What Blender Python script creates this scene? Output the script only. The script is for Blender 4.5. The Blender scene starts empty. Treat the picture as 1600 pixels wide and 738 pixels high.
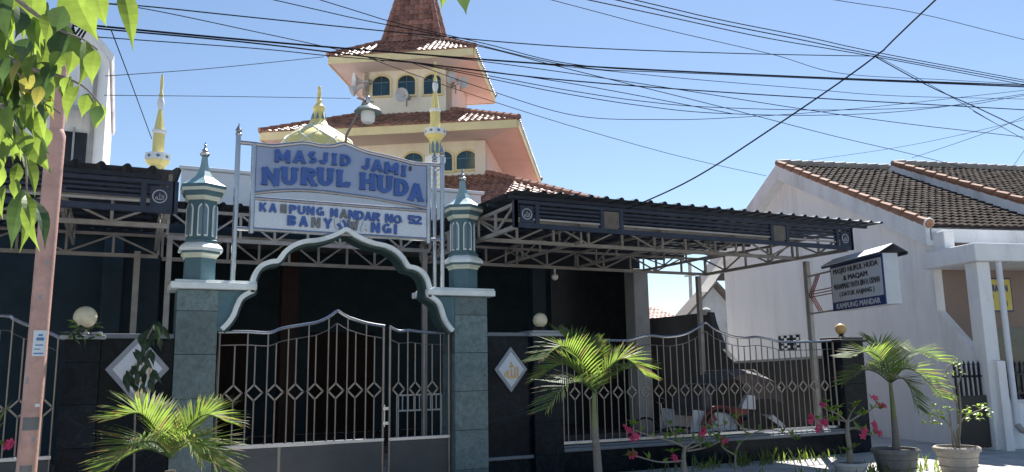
import bpy, bmesh, math, random
from mathutils import Vector, Matrix
random.seed(7)
PI = math.pi
rad = math.radians
SC = bpy.context.scene
COL = SC.collection

# ------------------------------------------------------------------ camera
YAW, PITCH, ROLL, FPX = rad(-25.831), rad(9.438), rad(-0.928), 1260.0
CAMP = Vector((0.0, -11.028, 1.6))
FW = Vector((-math.sin(YAW)*math.cos(PITCH), math.cos(YAW)*math.cos(PITCH), math.sin(PITCH)))
_r0 = Vector((math.cos(YAW), math.sin(YAW), 0)); _u0 = _r0.cross(FW)
RT = _r0*math.cos(ROLL) + _u0*math.sin(ROLL)
UP = -_r0*math.sin(ROLL) + _u0*math.cos(ROLL)
cd = bpy.data.cameras.new('camera'); cam = bpy.data.objects.new('camera', cd); COL.objects.link(cam)
m3 = Matrix((RT, UP, -FW)).transposed()
cam.matrix_world = Matrix.Translation(CAMP) @ m3.to_4x4()
cd.sensor_width = 36.0; cd.lens = FPX/1600*36; cd.clip_start = 0.05; cd.clip_end = 3000
SC.camera = cam

# ------------------------------------------------------------------ light
SUN_AZ, SUN_EL = rad(42), rad(54)          # azimuth from +Y towards +X
w = bpy.data.worlds.new('World'); SC.world = w; w.use_nodes = True
nt = w.node_tree; nt.nodes.clear()
sky = nt.nodes.new('ShaderNodeTexSky'); sky.sky_type = 'NISHITA'; sky.sun_disc = False
sky.sun_elevation = SUN_EL; sky.sun_rotation = SUN_AZ
sky.air_density = 1.0; sky.dust_density = 0.2; sky.ozone_density = 2.0; sky.altitude = 10
bg = nt.nodes.new('ShaderNodeBackground'); bg.inputs[1].default_value = 0.064
wo = nt.nodes.new('ShaderNodeOutputWorld')
nt.links.new(sky.outputs[0], bg.inputs[0]); nt.links.new(bg.outputs[0], wo.inputs[0])
sl = bpy.data.lights.new('sun', 'SUN'); sl.energy = 5.0; sl.angle = rad(0.53); sl.color = (1.0, 0.965, 0.915)
so = bpy.data.objects.new('sun', sl); COL.objects.link(so); so.location = (10, 10, 30)
sdir = Vector((math.sin(SUN_AZ)*math.cos(SUN_EL), math.cos(SUN_AZ)*math.cos(SUN_EL), math.sin(SUN_EL)))
so.rotation_euler = sdir.to_track_quat('Z', 'Y').to_euler()
SC.view_settings.view_transform = 'Standard'; SC.view_settings.look = 'None'
SC.view_settings.exposure = 1.2; SC.view_settings.gamma = 1.0
SC.view_settings.use_curve_mapping = False
SC.render.engine = 'CYCLES'
SC.cycles.max_bounces = 8; SC.cycles.transparent_max_bounces = 8

# ------------------------------------------------------------------ pixel -> point
def ray(px, py): return FW + RT*((px-800)/FPX) - UP*((py-369)/FPX)
def at(px, py, Y=None, X=None, Z=None):
    d = ray(px, py)
    if Y is not None: t = (Y-CAMP.y)/d.y
    elif X is not None: t = (X-CAMP.x)/d.x
    else: t = (Z-CAMP.z)/d.z
    return CAMP + d*t
def atplane(px, py, P0, n):
    d = ray(px, py); return CAMP + d*((Vector(P0)-CAMP).dot(n)/d.dot(n))

def pw(px, py, Y, w):                            # metres spanned by w pixels at that place
    return w*(at(px, py, Y=Y)-CAMP).dot(FW)/FPX

# ------------------------------------------------------------------ materials
def srgb(h):
    h = h.lstrip('#'); c = [int(h[i:i+2], 16)/255 for i in (0, 2, 4)]
    return tuple(x/12.92 if x <= .04045 else ((x+.055)/1.055)**2.4 for x in c)
MATS = {}
def M(name, col, rough=.6, var=.15, scale=6., bump=.0, bscale=40., metal=0., stain=None, stain_amt=.5, tint=False, spec=.5, stretch=None):
    m = bpy.data.materials.new(name); m.use_nodes = True; n = m.node_tree.nodes; L = m.node_tree.links
    b = n['Principled BSDF']; b.inputs['Roughness'].default_value = rough; b.inputs['Metallic'].default_value = metal
    b.inputs['Specular IOR Level'].default_value = .12 if name in ('dark_granite', 'dark_wall', 'interior_wall', 'interior_floor', 'wood_brown', 'navy_steel') else spec
    tc = n.new('ShaderNodeTexCoord'); vec = tc.outputs['Object']
    if stretch:
        mp = n.new('ShaderNodeMapping'); mp.inputs['Scale'].default_value = stretch
        L.new(vec, mp.inputs[0]); vec = mp.outputs[0]
    nz = n.new('ShaderNodeTexNoise'); nz.inputs['Scale'].default_value = scale; nz.inputs['Detail'].default_value = 6
    nz.inputs['Roughness'].default_value = .62
    L.new(vec, nz.inputs['Vector'])
    rp = n.new('ShaderNodeValToRGB'); e = rp.color_ramp.elements
    e[0].position = .3; e[1].position = .7
    e[0].color = (*[max(0, c*(1-var)) for c in col], 1); e[1].color = (*[min(1, c*(1+var)) for c in col], 1)
    L.new(nz.outputs['Fac'], rp.inputs[0]); cur = rp.outputs[0]
    if stain:
        n2 = n.new('ShaderNodeTexNoise'); n2.inputs['Scale'].default_value = scale*.35; n2.inputs['Detail'].default_value = 8
        n2.inputs['Roughness'].default_value = .7; L.new(vec, n2.inputs['Vector'])
        r2 = n.new('ShaderNodeValToRGB'); r2.color_ramp.elements[0].position = .5; r2.color_ramp.elements[1].position = .72
        L.new(n2.outputs['Fac'], r2.inputs[0])
        mu = n.new('ShaderNodeMath'); mu.operation = 'MULTIPLY'; mu.inputs[1].default_value = stain_amt; L.new(r2.outputs[0], mu.inputs[0])
        mx = n.new('ShaderNodeMixRGB'); L.new(mu.outputs[0], mx.inputs[0]); L.new(cur, mx.inputs[1]); mx.inputs[2].default_value = (*stain, 1)
        cur = mx.outputs[0]
    if tint:
        at_ = n.new('ShaderNodeAttribute'); at_.attribute_name = 'tint'
        mx = n.new('ShaderNodeMixRGB'); mx.blend_type = 'MULTIPLY'; mx.inputs[0].default_value = 1
        L.new(cur, mx.inputs[1]); L.new(at_.outputs['Color'], mx.inputs[2]); cur = mx.outputs[0]
    L.new(cur, b.inputs['Base Color'])
    if bump:
        n3 = n.new('ShaderNodeTexNoise'); n3.inputs['Scale'].default_value = bscale; n3.inputs['Detail'].default_value = 4
        L.new(vec, n3.inputs['Vector'])
        bp = n.new('ShaderNodeBump'); bp.inputs['Strength'].default_value = bump; bp.inputs['Distance'].default_value = .02
        L.new(n3.outputs['Fac'], bp.inputs['Height']); L.new(bp.outputs[0], b.inputs['Normal'])
    MATS[name] = m; return m
def leafmat(name, col, tcol, trans=.5, var=.25, scale=9., rough=.4):
    m = bpy.data.materials.new(name); m.use_nodes = True; n = m.node_tree.nodes; L = m.node_tree.links
    b = n['Principled BSDF']; b.inputs['Roughness'].default_value = rough
    tc = n.new('ShaderNodeTexCoord'); nz = n.new('ShaderNodeTexNoise'); nz.inputs['Scale'].default_value = scale; nz.inputs['Detail'].default_value = 4
    L.new(tc.outputs['Object'], nz.inputs['Vector'])
    def ramp(c):
        rp = n.new('ShaderNodeValToRGB'); e = rp.color_ramp.elements; e[0].position = .3; e[1].position = .7
        e[0].color = (*[x*(1-var) for x in c], 1); e[1].color = (*[x*(1+var) for x in c], 1)
        L.new(nz.outputs['Fac'], rp.inputs[0]); return rp.outputs[0]
    L.new(ramp(col), b.inputs['Base Color'])
    t = n.new('ShaderNodeBsdfTranslucent'); L.new(ramp(tcol), t.inputs['Color'])
    mx = n.new('ShaderNodeMixShader'); mx.inputs[0].default_value = trans
    L.new(b.outputs[0], mx.inputs[1]); L.new(t.outputs[0], mx.inputs[2]); L.new(mx.outputs[0], n['Material Output'].inputs[0])
    MATS[name] = m; return m
def veined(name, base, vein, rough=.3, scale=3.):
    m = M(name, base, rough, .35, scale*2.2)
    n = m.node_tree.nodes; L = m.node_tree.links; b = n['Principled BSDF']
    cur = b.inputs['Base Color'].links[0].from_socket
    tc = n.new('ShaderNodeTexCoord'); nz = n.new('ShaderNodeTexNoise'); nz.inputs['Scale'].default_value = scale; nz.inputs['Detail'].default_value = 9
    nz.inputs['Roughness'].default_value = .75; nz.inputs['Distortion'].default_value = 1.2
    L.new(tc.outputs['Object'], nz.inputs['Vector'])
    rp = n.new('ShaderNodeValToRGB'); e = rp.color_ramp.elements
    e[0].position = .47; e[0].color = (0, 0, 0, 1); e[1].position = .5; e[1].color = (.7, .7, .7, 1)
    k = rp.color_ramp.elements.new(.54); k.color = (0, 0, 0, 1)
    L.new(nz.outputs['Fac'], rp.inputs[0])
    mx = n.new('ShaderNodeMixRGB'); L.new(rp.outputs[0], mx.inputs[0]); L.new(cur, mx.inputs[1]); mx.inputs[2].default_value = (*vein, 1)
    oi = n.new('ShaderNodeObjectInfo'); mr = n.new('ShaderNodeMapRange'); mr.inputs['To Min'].default_value = .72; mr.inputs['To Max'].default_value = 1.25
    L.new(oi.outputs['Random'], mr.inputs['Value']); ml = n.new('ShaderNodeMixRGB'); ml.blend_type = 'MULTIPLY'; ml.inputs[0].default_value = 1
    L.new(mx.outputs[0], ml.inputs[1]); L.new(mr.outputs[0], ml.inputs[2]); L.new(ml.outputs[0], b.inputs['Base Color'])
    return m
def glassmat(name, col, rough=.08):
    return M(name, col, rough, .1, 2, spec=.8)

M('asphalt', (.11, .107, .104), .9, .3, 3, .5, 120, stain=(.09, .085, .08))
M('concrete', (.45, .44, .425), .85, .2, 2.2, .35, 60, stain=(.16, .15, .14), stain_amt=.7)
M('earth', (.21, .195, .17), .95, .3, .6, .3, 20)
M('white_paint', (.80, .81, .82), .7, .05, 1.5, .12, 30, stain=(.58, .57, .53), stain_amt=.5)
M('house_white', (.86, .86, .86), .8, .04, 1.6, .2, 18, stain=(.50, .485, .46), stain_amt=.6, stretch=(2.2, 2.2, .3))
M('house_trim', (.76, .77, .78), .75, .08, 2.5, .2, 30, stain=(.3, .29, .27), stain_amt=.65, stretch=(1, 1, .35))
M('tan_wall', (.27, .20, .165), .8, .07, 1.2, .1, 30)
M('blue_grey', (.14, .22, .27), .5, .1, 5)
M('cream_trim', (.62, .64, .52), .6, .08, 4, .1, 25)
M('teal_paint', (.075, .155, .185), .6, .16, 5, .25, 30, stain=(.15, .24, .26), stain_amt=.6)
M('pale_trim', (.76, .81, .80), .65, .1, 5, .25, 30, stain=(.30, .36, .35), stain_amt=.6)
veined('green_granite', (.095, .145, .155), (.18, .24, .245), .3, 4.5)
veined('dark_granite', (.004, .008, .013), (.016, .024, .032), .22, 2.5)
M('grout', (.07, .09, .085), .9, .1)
M('stainless', (.23, .205, .19), .36, .15, 5, .03, 60, metal=.85, stain=(.28, .22, .17), stain_amt=.5)
M('bright_steel', (.46, .46, .48), .26, .12, 5, .02, 60, metal=.95)
M('gate_sheet', (.075, .078, .085), .42, .14, 3, .12, 90, metal=.6, stain=(.1, .1, .1))
M('grey_steel', (.33, .31, .29), .5, .18, 6, .08, 40, stain=(.2, .15, .12), stain_amt=.5)
M('navy_steel', (.04, .05, .075), .45, .2, 5, .05, 40)
M('roof_sheet', (.10, .115, .14), .42, .2, 3, .05, 30, metal=.5, stain=(.06, .065, .075))
M('sign_sheet', (.33, .39, .53), .38, .08, 2, .04, 60, metal=.35, stain=(.33, .38, .48), stain_amt=.6)
M('sign_mosaic', (.62, .64, .68), .3, .12, 30, .08, 90, metal=.4)
M('letter_blue', (.045, .11, .36), .4, .12, 8, .05, 30, stain=(.08, .16, .42))
M('letter_ghost', (.17, .18, .19), .5, .25, 12, metal=.3)
M('letter_silver', (.55, .56, .58), .35, .1, 6, metal=.6)
M('letter_dark', (.05, .05, .06), .6, .2, 8)
M('black_paint', (.012, .012, .014), .45, .25, 6, .05, 40)
M('gold', (.55, .36, .10), .35, .1, 10, metal=.6)
M('plaque_white', (.62, .65, .70), .35, .06, 6)
M('plaque_grey', (.28, .30, .33), .4, .1, 6)
M('cream_wall', (.86, .80, .67), .75, .06, 2.2, .15, 25, stain=(.60, .54, .43), stain_amt=.5, stretch=(1.5, 1.5, .35))
M('peach_wall', (.82, .73, .62), .75, .05, 1.2, .1, 25)
M('pink_bounce_lit', (.80, .60, .52), .75, .07, 2.2, .15, 25, stain=(.62, .45, .38), stain_amt=.5)  # right-side plaster, pink from light bounced off the red tiles painted in
M('soffit', (.70, .58, .54), .8, .06, 1.2)
M('yellow_trim', (.75, .64, .37), .6, .08, 3, .08, 30, stain=(.55, .42, .2), stain_amt=.4)
M('ornament_yellow', (.80, .68, .26), .6, .07, 4, .1, 40, stain=(.6, .52, .25), stain_amt=.4)
M('ornament_white', (.78, .79, .78), .6, .06, 4, .1, 40)
M('dark_glass', (.02, .045, .06), .08, .3, 3, spec=.8)
M('blue_glass', (.05, .10, .15), .1, .3, 3, spec=.8)
M('roof_tile', (.37, .18, .13), .5, .22, 9, .2, 60, tint=True, stain=(.12, .07, .055), stain_amt=.55)
M('old_tile', (.05, .037, .032), .9, .3, 9, .25, 60, tint=True, spec=.12, stain=(.05, .047, .042), stain_amt=.7)
M('verge_tile', (.30, .15, .09), .8, .25, 9, .25, 50, stain=(.22, .15, .1), stain_amt=.6)
M('pole_paint', (.55, .33, .27), .5, .14, 5, .15, 30, stain=(.27, .15, .12), stain_amt=.75)
M('pole_patch', (.17, .17, .17), .6, .15, 8)
M('paper', (.72, .76, .80), .8, .05, 10)
M('print_blue', (.10, .25, .45), .8, .1, 10)
M('cable', (.012, .012, .016), .85, .1, 5, spec=.15)
M('lamp_globe', (.74, .66, .46), .22, .1, 9, spec=.5, stain=(.5, .43, .3), stain_amt=.4)
M('lamp_amber', (.62, .40, .16), .35, .08, 4)
M('lamp_glass', (.78, .78, .74), .4, .04, 4)
M('lamp_shade', (.20, .25, .24), .45, .12, 6)
M('horn_grey', (.62, .62, .64), .5, .08, 4, stain=(.4, .37, .34), stain_amt=.5)
M('box_grey', (.50, .53, .57), .4, .08, 4, metal=.3)
M('board_navy', (.02, .035, .16), .45, .1, 4)
M('board_white', (.58, .60, .64), .45, .05, 4)
M('red_paint', (.20, .028, .026), .4, .15, 6)
M('board_yellow', (.62, .52, .11), .5, .05, 4)
M('pot_clay', (.42, .37, .31), .85, .2, 6, .5, 40, stain=(.2, .17, .14), stain_amt=.7)
M('pot_dark', (.20, .19, .175), .85, .25, 6, .5, 40)
M('soil', (.06, .045, .03), .95, .3, 15, .8, 60)
M('bark', (.20, .17, .14), .85, .25, 12, .5, 40)
M('palm_trunk', (.19, .17, .15), .85, .2, 12, .5, 50, stretch=(1, 1, 4))
M('crownshaft', (.14, .17, .065), .45, .15, 6)
M('stem_grey', (.22, .195, .16), .8, .2, 12, .3, 50)
M('canvas', (.11, .105, .115), .9, .3, 5, .4, 30)
M('rubber', (.012, .012, .012), .8, .2, 6)
M('dark_wall', (.03, .036, .045), .85, .3, 2.5, .2, 30, stain=(.05, .053, .058))
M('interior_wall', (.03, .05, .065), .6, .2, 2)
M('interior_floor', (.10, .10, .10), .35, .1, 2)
M('plate_dull', (.13, .11, .095), .7, .3, 9)
M('wood_brown', (.026, .014, .011), .5, .25, 4, .1, 40, stretch=(6, 6, 1))
M('emblem_grey', (.36, .38, .42), .5, .15, 9)
M('coping_grey', (.15, .165, .19), .5, .15, 5, .1, 30)
M('teal_shaded', (.03, .062, .062), .6, .15, 5, .2, 30)  # the arch's teal paint, darkened to carry the shade of its underside
M('yard_grey', (.05, .051, .055), .9, .2, 2.5, .2, 30, stain=(.06, .06, .062))
M('grey_plaster', (.36, .37, .38), .85, .12, 2, .15, 30, stain=(.2, .2, .2), stain_amt=.6)
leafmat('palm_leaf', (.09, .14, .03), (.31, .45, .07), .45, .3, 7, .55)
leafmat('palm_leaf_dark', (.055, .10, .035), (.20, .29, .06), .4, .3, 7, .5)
leafmat('tree_leaf', (.06, .115, .025), (.33, .46, .065), .48, .35, 10, .5)
leafmat('tree_leaf_dark', (.035, .07, .03), (.09, .16, .035), .35, .35, 10, .45)
leafmat('tree_leaf_yellow', (.20, .20, .05), (.42, .38, .07), .5, .3, 10)
leafmat('shrub_leaf', (.09, .16, .03), (.40, .55, .06), .45, .3, 14)
leafmat('dark_leaf', (.03, .055, .025), (.08, .14, .03), .3, .3, 10)
leafmat('dry_leaf', (.20, .15, .07), (.34, .26, .09), .35, .3, 9, .7)
leafmat('petal', (.62, .05, .15), (.75, .10, .22), .4, .25, 20)
leafmat('weed', (.10, .14, .04), (.3, .4, .06), .4, .3, 14)

# ------------------------------------------------------------------ mesh builder
class MB:
    def __init__(s): s.v = []; s.f = []; s.t = []; s.tint = None
    def poly(s, pts):
        i = len(s.v); s.v += [Vector(p) for p in pts]; s.f.append(list(range(i, i+len(pts))))
    def add(s, vs, fs):
        i = len(s.v); s.v += [Vector(p) for p in vs]; s.f += [[i+k for k in f] for f in fs]
    def box(s, x0, x1, y0, y1, z0, z1):
        s.add([(x0,y0,z0),(x1,y0,z0),(x1,y1,z0),(x0,y1,z0),(x0,y0,z1),(x1,y0,z1),(x1,y1,z1),(x0,y1,z1)],
              [(3,2,1,0),(4,5,6,7),(0,1,5,4),(1,2,6,5),(2,3,7,6),(3,0,4,7)]); return s
    def obox(s, a, b, wid, hgt, up=(0,0,1)):           # bar from a to b, rectangular section
        a = Vector(a); b = Vector(b); d = (b-a).normalized(); u = Vector(up)
        if abs(d.dot(u)) > .98: u = Vector((0,1,0))
        sd = d.cross(u).normalized(); u = sd.cross(d)
        vs = []
        for p in (a, b):
            for sx, sz in ((-1,-1),(1,-1),(1,1),(-1,1)): vs.append(p + sd*(sx*wid/2) + u*(sz*hgt/2))
        s.add(vs, [(3,2,1,0),(4,5,6,7),(0,1,5,4),(1,2,6,5),(2,3,7,6),(3,0,4,7)]); return s
    def prism(s, pts, d):                               # planar polygon pts extruded by vector d
        n = len(pts); d = Vector(d); p = [Vector(q) for q in pts]
        s.add(p + [q+d for q in p], [tuple(range(n-1,-1,-1)), tuple(range(n,2*n))] + [(i,(i+1)%n,n+(i+1)%n,n+i) for i in range(n)]); return s
    def tube(s, path, r, n=8, cap=True):
        P = [Vector(p) for p in path]; k = len(P); rs = r if isinstance(r, (list, tuple)) else [r]*k
        t0 = (P[1]-P[0]).normalized(); ref = Vector((0,0,1)) if abs(t0.z) < .9 else Vector((1,0,0))
        nrm = t0.cross(ref).normalized(); base = len(s.v)
        for i in range(k):
            t = (P[min(i+1,k-1)]-P[max(i-1,0)]).normalized()
            nrm = (nrm - t*nrm.dot(t)).normalized(); b = t.cross(nrm)
            for j in range(n):
                a = 2*PI*j/n; s.v.append(P[i] + (nrm*math.cos(a)+b*math.sin(a))*rs[i])
        for i in range(k-1):
            for j in range(n):
                s.f.append([base+i*n+j, base+i*n+(j+1)%n, base+(i+1)*n+(j+1)%n, base+(i+1)*n+j])
        if cap: s.f.append([base+j for j in range(n-1,-1,-1)]); s.f.append([base+(k-1)*n+j for j in range(n)])
        return s
    def lathe(s, prof, n=16, c=(0,0,0), rot=0., close=True):   # prof [(r,z)] bottom to top
        c = Vector(c); base = len(s.v); k = len(prof)
        for r, z in prof:
            for j in range(n):
                a = 2*PI*j/n+rot; s.v.append(c+Vector((r*math.cos(a), r*math.sin(a), z)))
        for i in range(k-1):
            for j in range(n): s.f.append([base+i*n+j, base+i*n+(j+1)%n, base+(i+1)*n+(j+1)%n, base+(i+1)*n+j])
        if close: s.f.append([base+j for j in range(n-1,-1,-1)]); s.f.append([base+(k-1)*n+j for j in range(n)])
        return s
    def sphere(s, c, r, n=20, m=12, sz=1.):
        return s.lathe([(max(1e-4, r*math.sin(PI*i/m)), -r*sz*math.cos(PI*i/m)) for i in range(m+1)], n, c)
    def build(s, name, mat, parent=None, smooth=False, bevel=0., local=False):
        me = bpy.data.meshes.new(name); off = Vector((0,0,0))
        if parent is not None and not local: off = Vector(parent.get('_b', (0,0,0)))
        me.from_pydata([tuple(v-off) for v in s.v], [], s.f); me.update()
        if s.tint is not None:
            ca = me.color_attributes.new('tint', 'FLOAT_COLOR', 'CORNER'); li = 0
            for pi, p in enumerate(me.polygons):
                c = s.tint[pi]
                for _ in p.vertices: ca.data[li].color = (c, c, c, 1); li += 1
        me.materials.append(MATS[mat] if isinstance(mat, str) else mat)
        if smooth:
            for p in me.polygons: p.use_smooth = True
            me.set_sharp_from_angle(angle=rad(38))
        o = bpy.data.objects.new(name, me); COL.objects.link(o)
        if bevel:
            b = o.modifiers.new('bevel', 'BEVEL'); b.width = bevel; b.segments = 2; b.limit_method = 'ANGLE'; b.angle_limit = rad(40)
        if parent is not None:
            o.parent = parent; o['_b'] = tuple(off)
        return o
def tag(o, label, cat, group=None, kind=None):
    o['label'] = label; o['category'] = cat
    if group: o['group'] = group
    if kind: o['kind'] = kind
    return o
def thing(name, label, cat, loc=(0,0,0), group=None):
    o = bpy.data.objects.new(name, None); COL.objects.link(o); o.location = loc; o.empty_display_size = .2
    o['_b'] = tuple(loc); return tag(o, label, cat, group)
def struct(o, label=None):
    o['kind'] = 'structure'
    if label: o['label'] = label
    return o
def copy_tree(o, parent=None):
    c = o.copy(); COL.objects.link(c)
    if parent is not None: c.parent = parent
    for ch in list(o.children): copy_tree(ch, c)
    return c
def glyph(ch, size, extrude=.02, offset=0.):
    cu = bpy.data.curves.new('t', 'FONT'); cu.body = ch; cu.size = size; cu.extrude = extrude; cu.offset = offset
    cu.align_x = 'CENTER'; cu.align_y = 'CENTER'; cu.resolution_u = 4
    ob = bpy.data.objects.new('t', cu); COL.objects.link(ob)
    dg = bpy.context.evaluated_depsgraph_get(); dg.update()
    me = bpy.data.meshes.new_from_object(ob.evaluated_get(dg)); bpy.data.objects.remove(ob)
    bpy.data.curves.remove(cu)
    return me
def fit_glyph(ch, wdt, hgt, extrude, offset=0., serifs=None, sd=.012):
    """letter mesh centred on 0, in x (width) / z (height), facing -y"""
    me = glyph(ch, 1.0, .0, offset); vs = [v.co.copy() for v in me.vertices]
    if not vs: vs = [Vector((0,0,0))]
    x0 = min(v.x for v in vs); x1 = max(v.x for v in vs); y0 = min(v.y for v in vs); y1 = max(v.y for v in vs)
    mb = MB(); fs = [list(p.vertices) for p in me.polygons]
    pv = [Vector(((v.x-(x0+x1)/2)/(x1-x0)*wdt, -extrude, (v.y-(y0+y1)/2)/(y1-y0)*hgt)) for v in vs]
    n = len(pv)
    mb.add(pv, fs)
    back = [Vector((p.x, 0, p.z)) for p in pv]
    ec = {}
    for f in fs:
        for a, b in zip(f, f[1:]+f[:1]): ec[(a, b)] = 1
    mb.add(pv+back, [(a, b, n+b, n+a) for (a, b) in ec if (b, a) not in ec])
    bpy.data.meshes.remove(me)
    if serifs:
        for sx, sz, sw in serifs:
            cx = sx*wdt/2; cz = sz*(hgt/2-hgt*.07)
            mb.box(cx-sw*hgt/2, cx+sw*hgt/2, -extrude-.003, -.001, cz-hgt*.075, cz+hgt*.075)
    return mb
def arcpts(cx, cz, r, a0, a1, n): return [(cx+r*math.cos(a0+(a1-a0)*i/n), cz+r*math.sin(a0+(a1-a0)*i/n)) for i in range(n+1)]
def smoothpath(pts, sub=6):                      # Catmull-Rom
    P = [Vector(p) for p in pts]; out = []
    for i in range(len(P)-1):
        p0 = P[max(i-1,0)]; p1 = P[i]; p2 = P[i+1]; p3 = P[min(i+2,len(P)-1)]
        for k in range(sub):
            t = k/sub; out.append(.5*((2*p1)+(p2-p0)*t+(2*p0-5*p1+4*p2-p3)*t*t+(3*p1-p0-3*p2+p3)*t**3))
    out.append(P[-1]); return out
def zat(path, x):                                # height of a curve (list of Vector) at x
    for a, b in zip(path, path[1:]):
        if a.x <= x <= b.x: return a.z+(b.z-a.z)*(x-a.x)/max(1e-6, b.x-a.x)
    return path[0].z if x < path[0].x else path[-1].z

# ================================================================== SETTING
struct(MB().box(-400, 400, -400, 600, -.6, -.13).build('ground', 'earth'))
struct(MB().box(-120, 120, -9.6, -3.9, -.5, -.12).build('road', 'asphalt'))
g = MB(); g.box(-120, 120, -3.75, 30, -.4, 0)
struct(g.build('pavement', 'concrete', bevel=.02))
k = struct(MB().box(-120, 120, -3.9, -3.753, -.4, .012).build('kerb', 'concrete', bevel=.02))
struct(MB().box(-120, 120, -16, -9.75, -.4, -.01).build('far_pavement', 'concrete'))
struct(MB().box(-120, 120, -9.747, -9.6, -.4, .012).build('far_kerb', 'concrete', bevel=.02))

# ================================================================== GATEWAY
XL0 = at(276, 480, Y=-.02).x; XL1 = at(341, 480, Y=-.02).x
XR0 = at(711, 480, Y=-.02).x; XR1 = at(761, 480, Y=-.02).x
LEDZ = 2.80
gw = thing('gateway', 'teal lobed-arch gateway with green stone tile columns and white trim', 'gateway', ((XL0+XR1)/2, 0, 0))
def tiled_column(x0, x1, y0, y1, z1, parent, name='column', mat='green_granite', th=.55, gap=.006, core='grout', z0=0.):
    c = MB().box(x0+.014, x1-.014, y0+.014, y1-.014, z0, z1).build(name, core, parent)
    z = z1; first = True
    while z > z0+.02:
        h = .27 if first else th
        zb = max(z0, z-h); first = False
        for (a, b, cc, d) in ((x0, x1, y0, y0+.012), (x0, x1, y1-.012, y1)):
            MB().box(a, b, cc, d, zb+gap/2, z-gap/2).build('tile', mat, c, bevel=.003)
        for (a, b) in ((x0, x0+.012), (x1-.012, x1)):
            MB().box(a, b, y0+.0125, y1-.0125, zb+gap/2, z-gap/2).build('tile', mat, c, bevel=.003)
        z = zb
    return c
tiled_column(XL0, XL1, -.02, .5, LEDZ-.12, gw)
tiled_column(XR0, XR1, -.02, .5, LEDZ-.12, gw)
# arch curve, left half, traced on the facade plane; the right half mirrors it
archL = [(347,517),(357,507),(366,494),(372,479),(378,468),(389,461),(398,457),(397,447),(399,436),(404,425),(412,417),(424,412.5),(436,411),(443,404),(449,396),(461,387),(478,381),(497,379),(515,375),(531,369),(544,362)]
aw = [at(x, y, Y=-.06) for x, y in archL]
XC = (XL1+XR0)/2
sx = (XC-XL1-.075)/(aw[-1].x-aw[0].x)
aw = [Vector((XC-(aw[-1].x-p.x)*sx, -.06, p.z)) for p in aw]
def smooth2(P): return smoothpath(P[:7], 5) + smoothpath(P[7:14], 5) + smoothpath(P[13:], 5)[1:]
al = smooth2(aw)
arch = al + [Vector((2*XC-p.x, p.y, p.z)) for p in reversed(al[:-1])]
def ribbon(path, off0, off1, y0, y1):
    """band following a path in the x-z plane between two normal offsets, extruded in y"""
    mb = MB(); q0 = []; q1 = []
    for i, p in enumerate(path):
        t = (path[min(i+1, len(path)-1)]-path[max(i-1, 0)]); t.y = 0; t.normalize(); n = Vector((-t.z, 0, t.x))
        q0.append(p+n*off0); q1.append(p+n*off1)
    for i in range(len(path)-1):
        a, b, c, d = q0[i], q0[i+1], q1[i+1], q1[i]
        A = [Vector((v.x, y0, v.z)) for v in (a, b, c, d)]; B = [Vector((v.x, y1, v.z)) for v in (a, b, c, d)]
        mb.poly(A); mb.poly(B[::-1]); mb.poly([A[1], A[0], B[0], B[1]]); mb.poly([A[3], A[2], B[2], B[3]])
        if i == 0: mb.poly([A[0], A[3], B[3], B[0]])
        if i == len(path)-2: mb.poly([A[2], A[1], B[1], B[2]])
    return mb
ribbon(arch, .0, .06, -.085, -.015).build('arch_trim', 'pale_trim', gw, smooth=True)
ribbon(arch, -.035, .045, -.012, .30).build('arch_soffit', 'teal_shaded', gw, smooth=True)  # shade under the arch is in this colour
nb = 31
for sgn in (1, -1):                               # spandrel panels below the ledge
    low = [p for p in al[:nb]]
    pts = [Vector((p.x, -.012, p.z)) for p in low] + [Vector((low[-1].x, -.012, LEDZ-.125)), Vector((XL1+.001, -.012, LEDZ-.125)), Vector((XL1+.001, -.012, low[0].z))]
    if sgn < 0: pts = [Vector((2*XC-p.x, p.y, p.z)) for p in pts][::-1]
    MB().prism(pts, (0, .29, 0)).build('spandrel', 'teal_paint', gw)
for (a, b) in ((XL0-.09, al[40].x-.02), (2*XC-al[40].x+.02, XR1+.09)):
    MB().box(a, b, -.14, .60, LEDZ-.115, LEDZ-.03).build('ledge', 'pale_trim', gw, bevel=.012)
    MB().box(a+.05, b, -.10, .56, LEDZ-.03+.001, LEDZ).build('ledge_cap', 'pale_trim', gw, bevel=.008)

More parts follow.
